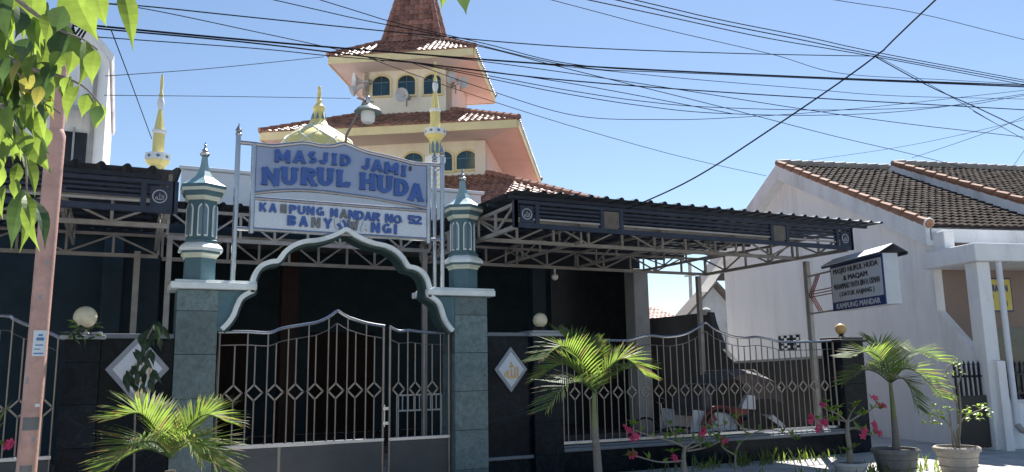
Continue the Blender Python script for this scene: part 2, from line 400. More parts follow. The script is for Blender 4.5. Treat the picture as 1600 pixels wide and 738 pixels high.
# ------------------------------------------------------------------ turrets
def make_turret(cx, cy, label):
    t = thing('turret', label, 'turret', (cx, cy, LEDZ), 'turrets on the gateway'); N = 6; ro = PI/6
    c = (cx, cy, LEDZ); R = .20
    MB().lathe([(R, 0), (R, .25)], N, c, ro).build('lower_shaft', 'teal_paint', t)
    MB().lathe([(R+.012, .251), (R+.015, .27), (R+.045, .29), (R+.045, .30)], N, c, ro).build('lower_moulding', 'cream_trim', t)
    MB().lathe([(R+.05, .301), (R+.05, .325)], N, c, ro).build('moulding_band', 'teal_paint', t)
    MB().lathe([(R+.085, .326), (R+.085, .355), (R+.06, .385), (R+.0, .42)], N, c, ro).build('collar', 'pale_trim', t)
    MB().lathe([(R+.012, .421), (R+.012, .445), (R-.01, .455)], N, c, ro).build('shaft_base', 'teal_paint', t)
    MB().lathe([(R-.015, .456), (R-.015, .88)], N, c, ro).build('shaft', 'teal_paint', t)
    ap = (R-.015)*math.cos(PI/6)
    for k in range(6):                            # arched niches on the six faces
        a = -PI/2 + k*PI/3; fx = Vector((math.cos(a), math.sin(a), 0)); sd = Vector((-fx.y, fx.x, 0))
        o = Vector(c)+fx*ap
        prof = [(-.062, .485), (-.062, .755)] + [(.062*math.cos(PI-PI*i/8), .775+.07*math.sin(PI*i/8)) for i in range(9)] + [(.062, .755), (.062, .485)]
        n_ = MB().prism([o+sd*p+Vector((0,0,q)) for p, q in prof], fx*.014).build('niche_frame', 'pale_trim', t)
        MB().prism([o+fx*.0145+sd*p*.78+Vector((0,0,.66+(q-.66)*.9)) for p, q in prof], fx*.004).build('pane', 'blue_grey', n_)
    MB().lathe([(R+.005, .881), (R+.02, .90), (R+.03, .925)], N, c, ro).build('frieze', 'cream_trim', t)
    MB().lathe([(R+.032, .926), (R+.06, .955), (R+.06, .975)], N, c, ro).build('cornice', 'teal_paint', t)
    MB().lathe([(R+.085, .976), (R+.09, 1.01)], N, c, ro).build('cornice_edge', 'cream_trim', t)
    MB().lathe([(R+.095, 1.011), (R+.095, 1.045)], N, c, ro).build('eave', 'teal_paint', t)
    MB().lathe([(R+.09, 1.046), (R+.01, 1.09), (R-.08, 1.15), (.075, 1.22), (.05, 1.30), (.038, 1.39)], N, c, ro).build('roof', 'turret_roof', t)
    f = MB().lathe([(.03, 1.391), (.055, 1.405), (.06, 1.425), (.04, 1.44), (.025, 1.446), (.04, 1.462), (.025, 1.48), (.014, 1.49), (.010, 1.515), (.02, 1.525), (.010, 1.535), (.005, 1.555)], 12, c)
    f.build('finial', 'bright_steel', t, smooth=True)
    t.scale = (1.08, 1.08, 1.22)
    return t
M('turret_roof', (.24, .37, .39), .4, .12, 4, .1, 25, stain=(.34, .46, .46), stain_amt=.5)
make_turret((XL0+XL1)/2+.02, .24, 'teal hexagonal turret with pointed roof on left gate column')
make_turret((XR0+XR1)/2-.02, .24, 'teal hexagonal turret with pointed roof on right gate column')

# ================================================================== NAME BOARD OVER THE GATE
SY = -.02
board = thing('name_board', 'large steel framed mosque name board with blue raised lettering above the arch', 'sign', (at(368,434,Y=SY).x, SY, LEDZ))
def b5(x, y): return (360+x/3.691, 200+y/3.691)    # zoomed crop to photo pixels
def sp(x, y, Y=SY): px = b5(x, y); return at(px[0], px[1], Y=Y)
poleL = at(368, 330, Y=SY).x; poleR = at(691, 350, Y=SY).x
ztopL = at(374, 212, Y=SY).z; ztopR = ztopL-.02
for xx, yy in ((poleL, SY), (poleR, SY), (poleR+.0, SY+.32)):
    MB().tube([(xx, yy, LEDZ+.001), (xx, yy, ztopL)], .034, 12).build('pole', 'bright_steel', board, smooth=True)
    MB().lathe([(.038, 0), (.045, .02), (.03, .04), (.045, .07), (.03, .10), (.012, .13), (.004, .17)], 12, (xx, yy, ztopL+.001)).build('pole_cap', 'bright_steel', board, smooth=True)
MB().obox((poleR, SY+.04, ztopL-.15), (poleR, SY+.28, ztopL-.15), .03, .03).build('tie_bar', 'bright_steel', board)
top = smoothpath([sp(66,85), sp(140,92), sp(240,104), sp(340,95), sp(430,88), sp(520,104), sp(590,104), sp(655,90), sp(700,105), sp(780,138), sp(900,165), sp(980,185), sp(1060,206), sp(1140,210), sp(1208,216)], 4)
top[0].x = poleL; top[-1].x = poleR
MB().tube(top, .030, 8).build('top_rail', 'bright_steel', board, smooth=True)
xa = sp(130, 300).x; xb = sp(1143, 350).x
zb0 = sp(600, 612).z
midr = smoothpath([sp(130,378), sp(260,364), sp(400,360), sp(530,368), sp(660,384), sp(800,402), sp(920,424), sp(1040,445), sp(1143,466)], 4)
midr[0].x = xa; midr[-1].x = xb
MB().tube(midr, .026, 8).build('curved_rail', 'bright_steel', board, smooth=True)
zs = (sp(130,396).z+sp(1143,488).z)/2
MB().tube([(xa, SY, zs), (xb, SY, zs)], .028, 8).build('middle_rail', 'bright_steel', board, smooth=True)
MB().tube([(poleL, SY, zb0), (poleR, SY, zb0)], .028, 8).build('bottom_rail', 'bright_steel', board, smooth=True)
for xx in (xa, xb):
    MB().tube([(xx, SY-.002, zb0-.06), (xx, SY-.002, zat(top, xx))], .036, 10).build('stile', 'bright_steel', board, smooth=True)
def sheet(lo, hi, y, name, mat, n=40):
    mb = MB(); xs = [xa+(xb-xa)*i/n for i in range(n+1)]
    pts = [Vector((x, y, lo(x))) for x in xs] + [Vector((x, y, hi(x))) for x in reversed(xs)]
    return mb.prism(pts, (0, .02, 0)).build(name, mat, board)
sheet(lambda x: zat(midr, x), lambda x: zat(top, x), SY+.0, 'upper_panel', 'sign_sheet')
sheet(lambda x: zb0, lambda x: zs, SY+.0, 'lower_panel', 'sign_mosaic')
ser = {'M': [(-.82,-1,.34),(.82,-1,.34),(-.8,1,.28),(.8,1,.28)], 'A': [(-.82,-1,.36),(.82,-1,.36)], 'J': [(.5,1,.34)], 'I': [(0,1,.42),(0,-1,.42)],
       'D': [(-.72,1,.3),(-.72,-1,.3)], 'N': [(-.8,1,.32),(-.8,-1,.34),(.8,1,.34)], 'U': [(-.75,1,.38),(.75,1,.38)], 'R': [(-.7,1,.3),(-.7,-1,.36),(.85,-1,.28)],
       'L': [(-.6,1,.36),(-.6,-1,.34)], 'H': [(-.75,1,.36),(-.75,-1,.36),(.75,1,.36),(.75,-1,.36)]}
def _arc(cx, cy, rx, ry, a0, a1, n=10): return [(cx+rx*math.cos(rad(a0+(a1-a0)*i/n)), cy+ry*math.sin(rad(a0+(a1-a0)*i/n))) for i in range(n+1)]
def glyph_strokes(ch, tx, ty):
    """centre-line strokes on a 0..1 box; tx, ty = stroke half widths as fractions of width / height"""
    l, r, b, t = tx, 1-tx, ty, 1-ty; m = .5
    G = {
     'A': [[(l*.8,0),(m,1)], [(m,1),(1-l*.8,0)], [(.22,.3),(.78,.3)]],
     'B': [[(l,0),(l,1)], [(l,t)]+_arc(.55,.74,r-.57,t-.74,90,-90,8)+[(l,.48)], [(l,.5)]+_arc(.58,.28,r-.58,.28-b,90,-90,8)+[(l,b)]],
     'D': [[(l,0),(l,1)], [(l,t)]+_arc(.45,.5,r-.45,t-.5,90,-90,12)+[(l,b)]],
     'G': [_arc(.53,.5,.53-l,.5-b,50,320,16), [(r,.05),(r,.46)], [(.55,.42),(1,.42)]],
     'H': [[(l,0),(l,1)], [(r,0),(r,1)], [(l,.5),(r,.5)]],
     'I': [[(m,0),(m,1)]],
     'J': [[(.68,1),(.68,.32)]+_arc(.38,.32,.30,.32-b,0,-180,10)],
     'K': [[(l,0),(l,1)], [(l,.4),(r,1)], [(.42,.6),(r,0)]],
     'L': [[(l,0),(l,1)], [(0,b),(1,b)], [(1-l*.6,b),(1-l*.6,.32)]],
     'M': [[(l,0),(l,1)], [(r,0),(r,1)], [(l,1),(m,.22)], [(m,.22),(r,1)]],
     'N': [[(l,0),(l,1)], [(r,0),(r,1)], [(l,1),(r,0)]],
     'O': [_arc(.5,.5,.5-l,.5-b,0,360,20)],
     'P': [[(l,0),(l,1)], [(l,t)]+_arc(.55,.70,r-.55,t-.70,90,-90,8)+[(l,.42)]],
     'R': [[(l,0),(l,1)], [(l,t)]+_arc(.52,.72,r-.54,t-.72,90,-90,8)+[(l,.46)], [(.5,.46),(r,0)]],
     'S': [_arc(.5,.72,.5-l,.28-b,30,270,10)+_arc(.5,.28,.5-l,.28-b,90,-150,10)[0:]],
     'U': [[(l,1),(l,.36)]+_arc(.5,.36,.5-l,.36-b,180,360,10)+[(r,.36),(r,1)]],
     'W': [[(l*.6,1),(.28,0)], [(.28,0),(.5,.8)], [(.5,.8),(.72,0)], [(.72,0),(1-l*.6,1)]],
     'Y': [[(l*.8,1),(m,.42)], [(1-l*.8,1),(m,.42)], [(m,.5),(m,0)]],
     '5': [[(.9,t),(.2,t)], [(.22,1),(.18,.5)], [(.18,.5)]+_arc(.48,.33,.52-l,.33-b,110,-150,12)],
     '2': [_arc(.5,.70,.5-l,.30-b,165,-30,10)+[(.18,.12)], [(.02,b),(.98,b)]],
     '.': [[(m,0),(m,1)]], "'": [[(m,0),(m,1)]]}
    return G[ch]
def stroke_letter(ch, wdt, hgt, thick, ext, serif=False):
    mb = MB(); th = thick*hgt
    if ch in ".'": th = wdt
    S = glyph_strokes(ch, th/2/wdt, th/2/hgt*.85); k = 0
    for st in S:
        P = [Vector(((x-.5)*wdt, 0, (z-.5)*hgt)) for x, z in st]
        closed = (P[0]-P[-1]).length < 1e-5
        L, Rr = [], []
        for i, p in enumerate(P):
            if closed: a, b = P[(i-1) % (len(P)-1)], P[(i+1) % (len(P)-1)] if i < len(P)-1 else P[1]
            else: a, b = P[max(i-1,0)], P[min(i+1,len(P)-1)]
            d = (b-a).normalized(); n = Vector((-d.z, 0, d.x)); f = th/2*(1-.25*abs(n.z)*(1 if serif else .5))
            L.append(p+n*f); Rr.append(p-n*f)
        y = Vector((0, -ext-.0008*k, 0)); k += 1
        for i in range(len(P)-1):
            a, b, c, d = L[i], L[i+1], Rr[i+1], Rr[i]
            mb.poly([d+y, c+y, b+y, a+y]); mb.poly([a+y, b+y, b, a]); mb.poly([c+y, d+y, d, c])
        if not closed:
            mb.poly([L[0]+y, L[0], Rr[0], Rr[0]+y]); mb.poly([L[-1], L[-1]+y, Rr[-1]+y, Rr[-1]])
    if serif:
        for sx, sz, sw in ser.get(ch, ()):
            cx = sx*wdt/2*.9; cz = sz*(hgt/2-hgt*.065); y1 = -ext-.0008*k; k += 1
            mb.box(cx-sw*hgt/2, cx+sw*hgt/2, y1, 0, cz-hgt*.065, cz+hgt*.065)
    return mb
def letter(ch, cx, cy, wpx, hpx, mat='letter_blue', serif=False, rot=0., ext=.035, off=.022, dx=0):
    p = sp(cx, cy, SY-.004); wd = (sp(cx+wpx/2, cy).x-sp(cx-wpx/2, cy).x); hh = abs(sp(cx, cy-hpx/2).z-sp(cx, cy+hpx/2).z)
    mb = stroke_letter(ch, wd, hh, .30 if serif else .28, ext, serif)
    R = Matrix.Rotation(rot, 3, 'Y'); mb.v = [R @ v + p for v in mb.v]
    return mb.build('letter', mat, board)
for ch, cx, cy, wd, hh in (('M',300,166,88,72),('A',398,170,68,70),('S',472,172,52,70),('J',540,178,46,68),('I',598,183,34,68),('D',663,189,60,66),
                           ('J',783,211,42,66),('A',845,220,64,66),('M',928,236,78,66),('I',998,250,34,64),("'",1036,236,10,24),
                           ('N',232,283,100,100),('U',340,281,88,104),('R',453,283,92,102),('U',547,285,88,104),('L',649,294,72,98),
                           ('H',790,311,86,98),('U',888,327,84,102),('D',985,346,82,100),('A',1070,374,80,98)):
    letter(ch, cx, cy, wd, hh, 'letter_blue' if ch != "'" else 'letter_dark', True, rad(2.0) if cx > 900 else 0)
for i, (ch, cx, cy) in enumerate((('K',188,458),('A',244,463),('M',306,467),('P',360,471),('U',410,475),('N',462,479),('G',517,483),('M',597,491),('A',653,497),('N',702,501),('D',747,506),('A',794,511),('R',842,515),('N',914,523),('O',963,529),('.',993,541),('5',1044,530),('2',1080,533))):
    mt = 'letter_ghost' if i in (2, 8) else ('letter_silver' if ch == '.' else 'letter_blue')
    letter(ch, cx, cy, 10 if ch == '.' else (36 if i == 2 else 45), 12 if ch == '.' else 50, mt, ext=.025, off=.03)
for ch, cx, cy, mt, ro in (('B',353,535,'letter_blue',0),('A',421,541,'letter_blue',0),('N',492,547,'letter_ghost',0),('Y',561,552,'letter_blue',0),('U',626,556,'letter_silver',0),('U',648,568,'letter_blue',rad(-38)),('W',706,560,'letter_ghost',0),('A',775,567,'letter_silver',0),('N',836,576,'letter_blue',0),('G',901,581,'letter_blue',0),('I',951,586,'letter_blue',0)):
    letter(ch, cx, cy, 20 if ch == 'I' else (62 if ch == 'W' else 52), 58, mt, rot=ro, ext=.04 if ro else .025, off=.03)
# bracket lamp on the board
lp = thing('bracket_lamp', 'green shaded outdoor lamp on a bent pipe above the name board', 'lamp', sp(656, 86))
a0 = at(540, 223, Y=SY); a1 = at(541, 212, Y=SY-.05); a2 = at(571, 155, Y=SY-.32)
MB().tube([a0, a1, a2], .018, 8).build('arm', 'stainless', lp, smooth=True)
hc = at(575, 172, Y=SY-.32)
MB().obox(a2+Vector((-.12,0,.0)), a2+Vector((.12,0,-.03)), .02, .02).build('crossbar', 'grey_steel', lp)
MB().lathe([(.018,.20),(.03,.19),(.035,.10),(.025,.08)][::-1], 12, hc).build('holder', 'bright_steel', lp, smooth=True)
MB().lathe([(.19,-.035),(.195,-.03),(.16,.015),(.09,.05),(.05,.08),(.03,.10)], 24, hc).build('shade', 'lamp_shade', lp, smooth=True)
MB().lathe([(.02,-.20),(.07,-.19),(.095,-.155),(.10,-.10),(.095,-.03)], 20, hc).build('glass', 'lamp_glass', lp, smooth=True)

# ================================================================== GATES AND FENCE
def fence_panel(name, label, cat, topc, x0, x1, zrail, zdia, longs, shorts, y=.12, dia=.095, drop=.15, sheet=None, group=None, r=.0105, framepost=True, dw=None):
    """stainless panel: curved top rail, thin second rail, long bars, short bars each with a diamond"""
    t = thing(name, label, cat, ((x0+x1)/2, y, 0), group)
    for p in topc: p.y = y
    MB().tube(topc, .022, 8).build('top_rail', 'bright_steel', t, smooth=True)
    sec = [Vector((p.x, y, p.z-drop)) for p in topc]
    MB().tube(sec, .008, 6).build('second_rail', 'stainless', t, smooth=True)
    MB().box(x0, x1, y-.022, y+.022, zrail-.03, zrail+.02).build('lower_rail', 'bright_steel', t, bevel=.006)
    if framepost:
        for xx in (x0+.015, x1-.015): MB().tube([(xx, y, .06 if sheet else zrail+.021), (xx, y, zat(topc, xx))], .018, 8).build('frame_post', 'stainless', t, smooth=True)
    for xx in longs: MB().tube([(xx, y, zrail+.021), (xx, y, zat(topc, xx)-.018)], r, 8).build('bar', 'stainless', t, smooth=True)
    dh = dia; dw_ = dw or dia
    for xx in shorts:
        MB().tube([(xx, y, zrail+.021), (xx, y, zdia-dh)], r, 8).build('bar', 'stainless', t, smooth=True)
        MB().tube([(xx, y, zdia+dh), (xx, y, zat(sec, xx))], r, 8).build('bar', 'stainless', t, smooth=True)
        q = [Vector((xx, y, zdia-dh)), Vector((xx+dw_, y, zdia)), Vector((xx, y, zdia+dh)), Vector((xx-dw_, y, zdia))]
        mb = MB()
        for i in range(4):
            a, b = q[i], q[(i+1)%4]; d = (b-a).normalized(); mb.obox(a-d*.006, b+d*.006, .022, .012, (0,1,0))
        mb.build('diamond', 'stainless', t)
    if sheet:
        z0, z1, st = sheet
        MB().box(x0+.03, x1-.03, y-.006, y+.006, z0, z1).build('lower_sheet', 'gate_sheet', t)
        MB().box(x0, x1, y-.02, y+.02, z0-.05, z0-.002).build('bottom_rail', 'stainless', t)
        for s_ in st: MB().box(s_-.018, s_+.018, y-.016, y+.016, z0, zrail-.031).build('stile', 'stainless', t)
    return t
GY = .12
def c4(x, y): return (260+x/2.654, 460+y/2.654)
def g4(x, y, Y=GY): p = c4(x, y); return at(p[0], p[1], Y=Y)
def gx(x, y=400): return g4(x, y).x
zr = (g4(300,632).z+g4(1100,592).z)/2; zd = (g4(277,410).z+g4(1102,391).z)/2
xg0 = XL1+.03; xg1 = g4(903, 400).x; xg2 = g4(921, 400).x; xg3 = XR0-.03
tc = smoothpath([Vector((xg0, GY, g4(235,157).z)), g4(330,156), g4(425,160), g4(480,142), g4(560,128), g4(620,118), g4(665,100)], 5) 
tc = tc + smoothpath([g4(665,100), g4(690,84), g4(710,70), g4(732,84), g4(760,98)], 2)[1:] + smoothpath([g4(760,98), g4(830,120), Vector((xg1, GY, g4(903,133).z))], 5)[1:]
fence_panel('gate_leaf', 'wide peaked stainless gate leaf left of the double post', 'gate', tc, xg0, xg1, zr, zd,
            [gx(v) for v in (330,415,500,585,668,748,826)], [gx(v) for v in (277,363,450,534,616,702,782,861)],
            GY, .105, .17, (.12, zr-.032, [gx(465, 690)]), 'stainless gate leaves')
tc2 = smoothpath([Vector((xg2, GY, g4(921,134).z)), g4(965,153), g4(1010,150), g4(1065,157), Vector((xg3, GY, g4(1150,161).z))], 5)
fence_panel('gate_leaf', 'narrow stainless gate leaf beside the right tiled column', 'gate', tc2, xg2, xg3, zr, zd,
            [gx(v) for v in (1000,1068,1137)], [gx(v) for v in (962,1031,1102)], GY, .10, .17, (.12, zr-.032, []), 'stainless gate leaves', dw=.085)
lt = thing('gate_latch', 'steel latch bolt on the post between the gate leaves', 'latch', (xg1+.02, GY-.03, 1.0))
MB().tube([(xg1-.005, GY-.035, .85), (xg1-.005, GY-.035, 1.15)], .012, 8).build('bolt', 'bright_steel', lt, smooth=True)
for zz in (.9, 1.1): MB().box(xg1-.03, xg1+.05, GY-.05, GY-.024, zz-.02, zz+.02).build('bracket', 'bright_steel', lt)

# plinth wall with plaque, right of the gateway
COPZ = at(800, 520, Y=.1).z
def arabic(hgt, wdt, ext):
    return fit_glyph('\ufdf2', wdt, hgt, ext, .0)
def wall_piece(name, label, x0, x1, y0, y1, z1, tw=.6, th=.45, cope='coping_grey', cz=.06, ledge=None):
    t = thing(name, label, 'wall', ((x0+x1)/2, y0, 0))
    MB().box(x0+.011, x1-.011, y0+.011, y1-.011, 0, z1).build('core', 'dark_wall', t)
    nx = max(1, round((x1-x0)/tw)); nz = max(1, round(z1/th))
    for i in range(nx):
        for j in range(nz):
            a = x0+(x1-x0)*i/nx; b = x0+(x1-x0)*(i+1)/nx; c = z1*j/nz; d = z1*(j+1)/nz
            MB().box(a+.002, b-.002, y0-random.random()*.0015, y0+.0105, c+.002, d-.002).build('tile', 'dark_granite', t)
    MB().box(x0-.0, x1+.0, y0-.05, y1+.03, z1+.001, z1+cz).build('coping', cope, t, bevel=.012)
    if ledge: MB().box(x0, x1, y0-.06, y0-.004, ledge-.04, ledge+.01).build('ledge', cope, t, bevel=.01)
    return t
LZ = at(790, 715, Y=0).z
XP0 = at(834, 560, Y=-.04).x; XP1 = at(878, 560, Y=-.04).x
wall_piece('plinth_wall', 'dark polished stone wall panel between right tiled column and globe pillar', XR1+.003, XP0-.003, .06, .36, COPZ-.06, ledge=LZ)
def plaque(c, hw, hh, y, label):
    t = thing('plaque', label, 'plaque', (c.x, y, c.z), 'diamond calligraphy plaques')
    def dia(s, yy, d, nm, mt, p):
        return MB().prism([Vector((c.x+q[0]*hw*s, yy, c.z+q[1]*hh*s)) for q in ((0,-1),(1,0),(0,1),(-1,0))], (0, d, 0)).build(nm, mt, p)
    fr = dia(1., y-.035, .034, 'frame', 'plaque_grey', t)
    pn = dia(.78, y-.043, .0075, 'panel', 'plaque_white', t)
    mb = arabic(hh*.72, hw*.85, .012); mb.v = [v+Vector((c.x, y-.0435, c.z-.01)) for v in mb.v]
    mb.build('calligraphy', 'gold', t)
plaque(at(797, 577.5, Y=.06), .27, .335, .06, 'white diamond plaque with gold calligraphy on right dark wall')
def pillar(name, label, x0, x1, y0, y1, z1, lamp, lmat, llabel, capw=.05, lr=.115, mat='dark_granite', capm='grey_plaster'):
    t = thing(name, label, 'pillar', ((x0+x1)/2, (y0+y1)/2, 0))
    tiled_column(x0, x1, y0, y1, z1, t, 'shaft', mat, .5, .004, 'dark_wall')
    MB().box(x0-capw, x1+capw, y0-capw, y1+capw, z1+.001, z1+.05).build('cap', capm, t, bevel=.01)
    MB().box(x0-capw*.2, x1+capw*.2, y0-capw*.2, y1+capw*.2, z1+.051, z1+.09).build('cap', capm, t, bevel=.01)
    if lamp:
        cx, cy = (x0+x1)/2, (y0+y1)/2
        l = thing('globe_lamp', llabel, 'lamp', (cx, cy, z1+.0915), 'globe lamps on pillars')
        MB().lathe([(.06, 0), (.06, .02), (.04, .03), (.045, .06), (.055, .075)], 16, (cx, cy, z1+.0915)).build('base', 'black_paint', l, smooth=True)
        MB().sphere((cx, cy, z1+.0915+.06+lr*.95), lr, 28, 16).build('globe', lmat, l, smooth=True)
        MB().lathe([(lr+.0005, -.004), (lr+.003, 0), (lr+.0005, .004)], 28, (cx, cy, z1+.0915+.06+lr*.95), close=False).build('seam', lmat, l)
    return t
pillar('globe_pillar', 'dark stone pillar topped by a globe behind the middle palm', XP0, XP1, -.04, .42, COPZ-.06, True, 'lamp_globe', 'cream globe lamp on the pillar behind the middle palm', lr=.115)

# right fence on its low wall
FY = .1
def c8(x, y): return (960+x/2.7525, 470+y/2.7525)
def f8(x, y): p = c8(x, y); return at(p[0], p[1], Y=FY)
xf0 = XP1+.06; xf1 = f8(950, 300).x
zfr = (at(879, 690, Y=FY).z+at(1309, 668, Y=FY).z)/2; zfd = (at(965, 613.5, Y=FY).z+at(1289, 602.6, Y=FY).z)/2
zfl = f8(0, 170).z
fc = smoothpath([Vector((xf0, FY, zfl)), Vector((xf0+.5, FY, zfl)), f8(0,171), f8(60,170), f8(110,156), f8(150,150), f8(230,156), f8(300,145), f8(350,121)], 4)
fc = fc + smoothpath([f8(350,121), f8(372,107), f8(390,94), f8(408,108), f8(430,124)], 2)[1:] + smoothpath([f8(430,124), f8(500,152), f8(560,160), f8(610,156), f8(670,166), f8(720,177), f8(820,177), Vector((xf1, FY, f8(945,173).z))], 4)[1:]
xd0 = f8(15, 390).x; xd1 = f8(905, 365).x; pitch = (xd1-xd0)/17
sh = [xd0+pitch*i for i in range(-5, 18) if xf0+.1 < xd0+pitch*i < xf1-.05]
lo = [xd0+pitch*(i+.5) for i in range(-6, 18) if xf0+.06 < xd0+pitch*(i+.5) < xf1-.06]
fence_panel('fence_panel', 'long stainless fence with pointed crest and diamonds beside the right globe pillars', 'fence', fc, xf0, xf1, zfr, zfd, lo, sh, FY, .098, .15, None, dw=.092)
XQ0 = xf1+.03; XQ1 = at(1353, 600, Y=-.05).x
wall_piece('fence_wall', 'low dark stone wall under the long stainless fence', XP1+.003, XQ0-.003, .0, .24, zfr-.13, tw=.6, th=.4, ledge=None)
MB().box(XP1+.004, XQ0-.004, -.01, .2, zfr-.068, zfr-.04).build('rail_seat', 'coping_grey', None, bevel=.006)
bpy.data.objects['rail_seat'].parent = bpy.data.objects['fence_wall']; bpy.data.objects['rail_seat'].location = -Vector(bpy.data.objects['fence_wall']['_b'])
pillar('corner_pillar', 'black stone corner pillar with amber globe beside the potted palm', XQ0, XQ1, -.06, .42, at(1330, 528, Y=0).z-.08, True, 'lamp_amber', 'amber globe lamp on the corner pillar below the small sign', .07, .105, capm='black_paint')

# left wall, pillar and left gate
XA0 = at(97, 580, Y=-.02).x; XA1 = at(155, 580, Y=-.02).x
COPL = at(220, 522, Y=.06).z
wall_piece('plinth_wall', 'dark polished stone wall panel between left tiled column and left globe pillar', XA1+.003, XL0-.003, .06, .36, COPL-.06)
plaque(at(215, 577, Y=.06), .36, .42, .06, 'large diamond plaque on left dark wall behind the dark sapling')
pillar('globe_pillar', 'dark stone pillar with globe lamp beside the pink utility pole', XA0, XA1, -.04, .42, at(130, 519, Y=0).z-.09, True, 'lamp_globe', 'cream globe lamp on the pillar beside the pink pole', lr=.135)
def cl(x, y): return at(x/2.86, 480+y/2.86, Y=.1)
xl1 = XA0-.05; xl0 = xl1-2.6
lc = smoothpath([Vector((xl0, .1, cl(270,140).z)), Vector((xl0+.5, .1, cl(200,110).z)), Vector((cl(-150,60).x-.3, .1, cl(-20,52).z)), cl(15,38), cl(60,52), cl(105,72), cl(180,100), cl(240,122), Vector((xl1, .1, cl(272,140).z))], 4)
fence_panel('gate_leaf', 'peaked stainless side gate partly behind the pink utility pole', 'gate', lc, xl0, xl1, zr, cl(215, 450).z,
            [xl1-.25*i-.25 for i in range(10)], [xl1-.125-.25*i for i in range(10)], .1, .1, .17, (.12, zr-.032, []), 'stainless gate leaves')

# ================================================================== CARPORTS
def truss(parent, p0, p1, h, n, name='truss', mat='grey_steel', t=.045, flip=False):
    """flat truss hanging below its top chord; bottom chord runs p0 -> p1"""
    p0 = Vector(p0); p1 = Vector(p1); up = Vector((0,0,h)); d = (p1-p0)/n
    tr = MB().obox(p0+up, p1+up, t, t).build(name, mat, parent)
    MB().obox(p0, p1, t*1.15, t*1.3).build('chord', mat, tr)
    for i in range(n+1):
        MB().obox(p0+d*i+Vector((0,0,t*.66)), p0+d*i+up-Vector((0,0,t*.51)), t*.8, t*.8).build('web', mat, tr)
    for i in range(n):
        a, b = p0+d*i, p0+d*(i+1)
        e = d.normalized()*t*.42
        if (i % 2 == 0) != flip: MB().obox(a+up+e-Vector((0,0,t*.5)), b-e+Vector((0,0,t*.66)), t*.6, t*.6).build('web', mat, tr)
        else: MB().obox(a+e+Vector((0,0,t*.66)), b-e+up-Vector((0,0,t*.5)), t*.6, t*.6).build('web', mat, tr)
    return tr
def corrugated(x0, x1, y0, y1, z0, z1, pitch=.26, amp=.035):
    mb = MB(); xs = []; hs = []
    x = x0
    while x < x1:
        for f, h in ((0,0),(.62,0),(.70,.5),(.78,1),(.9,1),(.97,.5)):
            if x+f*pitch <= x1: xs.append(x+f*pitch); hs.append(h*amp)
        x += pitch
    n = len(xs)
    ny = 3
    for j in range(ny+1):
        f = j/ny
        for X, h in zip(xs, hs): mb.v.append(Vector((X, y0+(y1-y0)*f, z0+(z1-z0)*f+h)))
    for j in range(ny):
        for i in range(n-1): mb.f.append([j*n+i, j*n+i+1, (j+1)*n+i+1, (j+1)*n+i])
    return mb
def emblem(parent, c, s, y):
    pn = MB().box(c.x-s, c.x+s, y-.012, y+.012, c.z-s*1.2, c.z+s*1.2).build('emblem_panel', 'navy_steel', parent)
    mb = MB(); ring = []
    for r, yy in ((s*.78, -.02), (s*.66, -.02)):
        pass
    N = 28
    for i in range(N):
        a, b = 2*PI*i/N, 2*PI*(i+1)/N
        q = [Vector((c.x+r*math.cos(g_), y-.022, c.z+r*math.sin(g_))) for r, g_ in ((s*.8,a),(s*.8,b),(s*.68,b),(s*.68,a))]
        mb.prism(q, (0, .009, 0))
    mb.build('ring', 'emblem_grey', pn)
    gl = arabic(s*.85, s*.95, .009); gl.v = [v+Vector((c.x, y-.0125, c.z)) for v in gl.v]; gl.build('calligraphy', 'emblem_grey', pn)
def carport(label, x0, x1, xr0, xr1, ytr, yback, posts, emb, zb=3.58, zt=3.97, yf=-1.0, nweb=8, sq=(), trx=None):
    t = thing('carport', label, 'carport', ((x0+x1)/2, ytr[0], 0), 'steel carports beside the gate')
    MB_ = corrugated(xr0, xr1, yf-.22, yback, zt+.09, zt+.30); MB_.build('roof_sheet', 'roof_sheet', t)
    for k in range(9):
        yy = yf+.05+(yback-yf-.2)*k/8; zz = zt+.06+.21*(yy-yf)/(yback-yf)
        MB().box(xr0+.05, xr1-.25, yy-.025, yy+.025, zz-.03, zz+.018).build('purlin', 'navy_steel', t)
    # slatted fascia: frame and louvre slats
    fr = MB(); b = .045
    fr.box(x0, x1, yf-.03, yf+.03, zt-.045, zt); fr.box(x0, x1, yf-.03, yf+.03, zb, zb+.07)
    for xx in (x0+b/2, x1-b/2) + tuple(emb_x for e in emb for emb_x in (e-.17, e+.17)) + tuple(s_+d_ for s_ in sq for d_ in (-.17, .17)):
        fr.box(xx-.03, xx+.03, yf-.033, yf+.033, zb+.002, zt-.002)
    fa = fr.build('fascia_frame', 'navy_steel', t)
    for k in range(4):
        zz = zb+.115+k*(zt-zb-.16)/4
        MB().box(x0+.05, x1-.05, yf-.012, yf+.012, zz, zz+.028).build('slat', 'navy_steel' if k else 'grey_steel', fa)
    for e in emb: emblem(fa, Vector((e, 0, (zb+zt)/2+.0)), .10, yf-.018)
    for s_ in sq: MB().box(s_-.135, s_+.135, yf-.02, yf-.013, zb+.09, zt-.06).build('plate', 'plate_dull', fa)
    for yy in ytr: truss(t, (trx[0] if trx else x0, yy, zb+.02), (trx[1] if trx else x1, yy, zb+.02), .33, nweb, flip=(yy > 2))
    return t
X1c = at(803, 340, Y=-1).x; X2c = at(1329, 372, Y=-1).x
cpR = carport('long dark steel carport roof on trusses over the right yard', X1c, X2c, X1c-.1, X2c+.72, (.26, 2.95), 5.2, None,
              [X1c+.19, X2c-.17], nweb=10, sq=(at(955, 350, Y=-1).x, at(1217, 367, Y=-1).x))
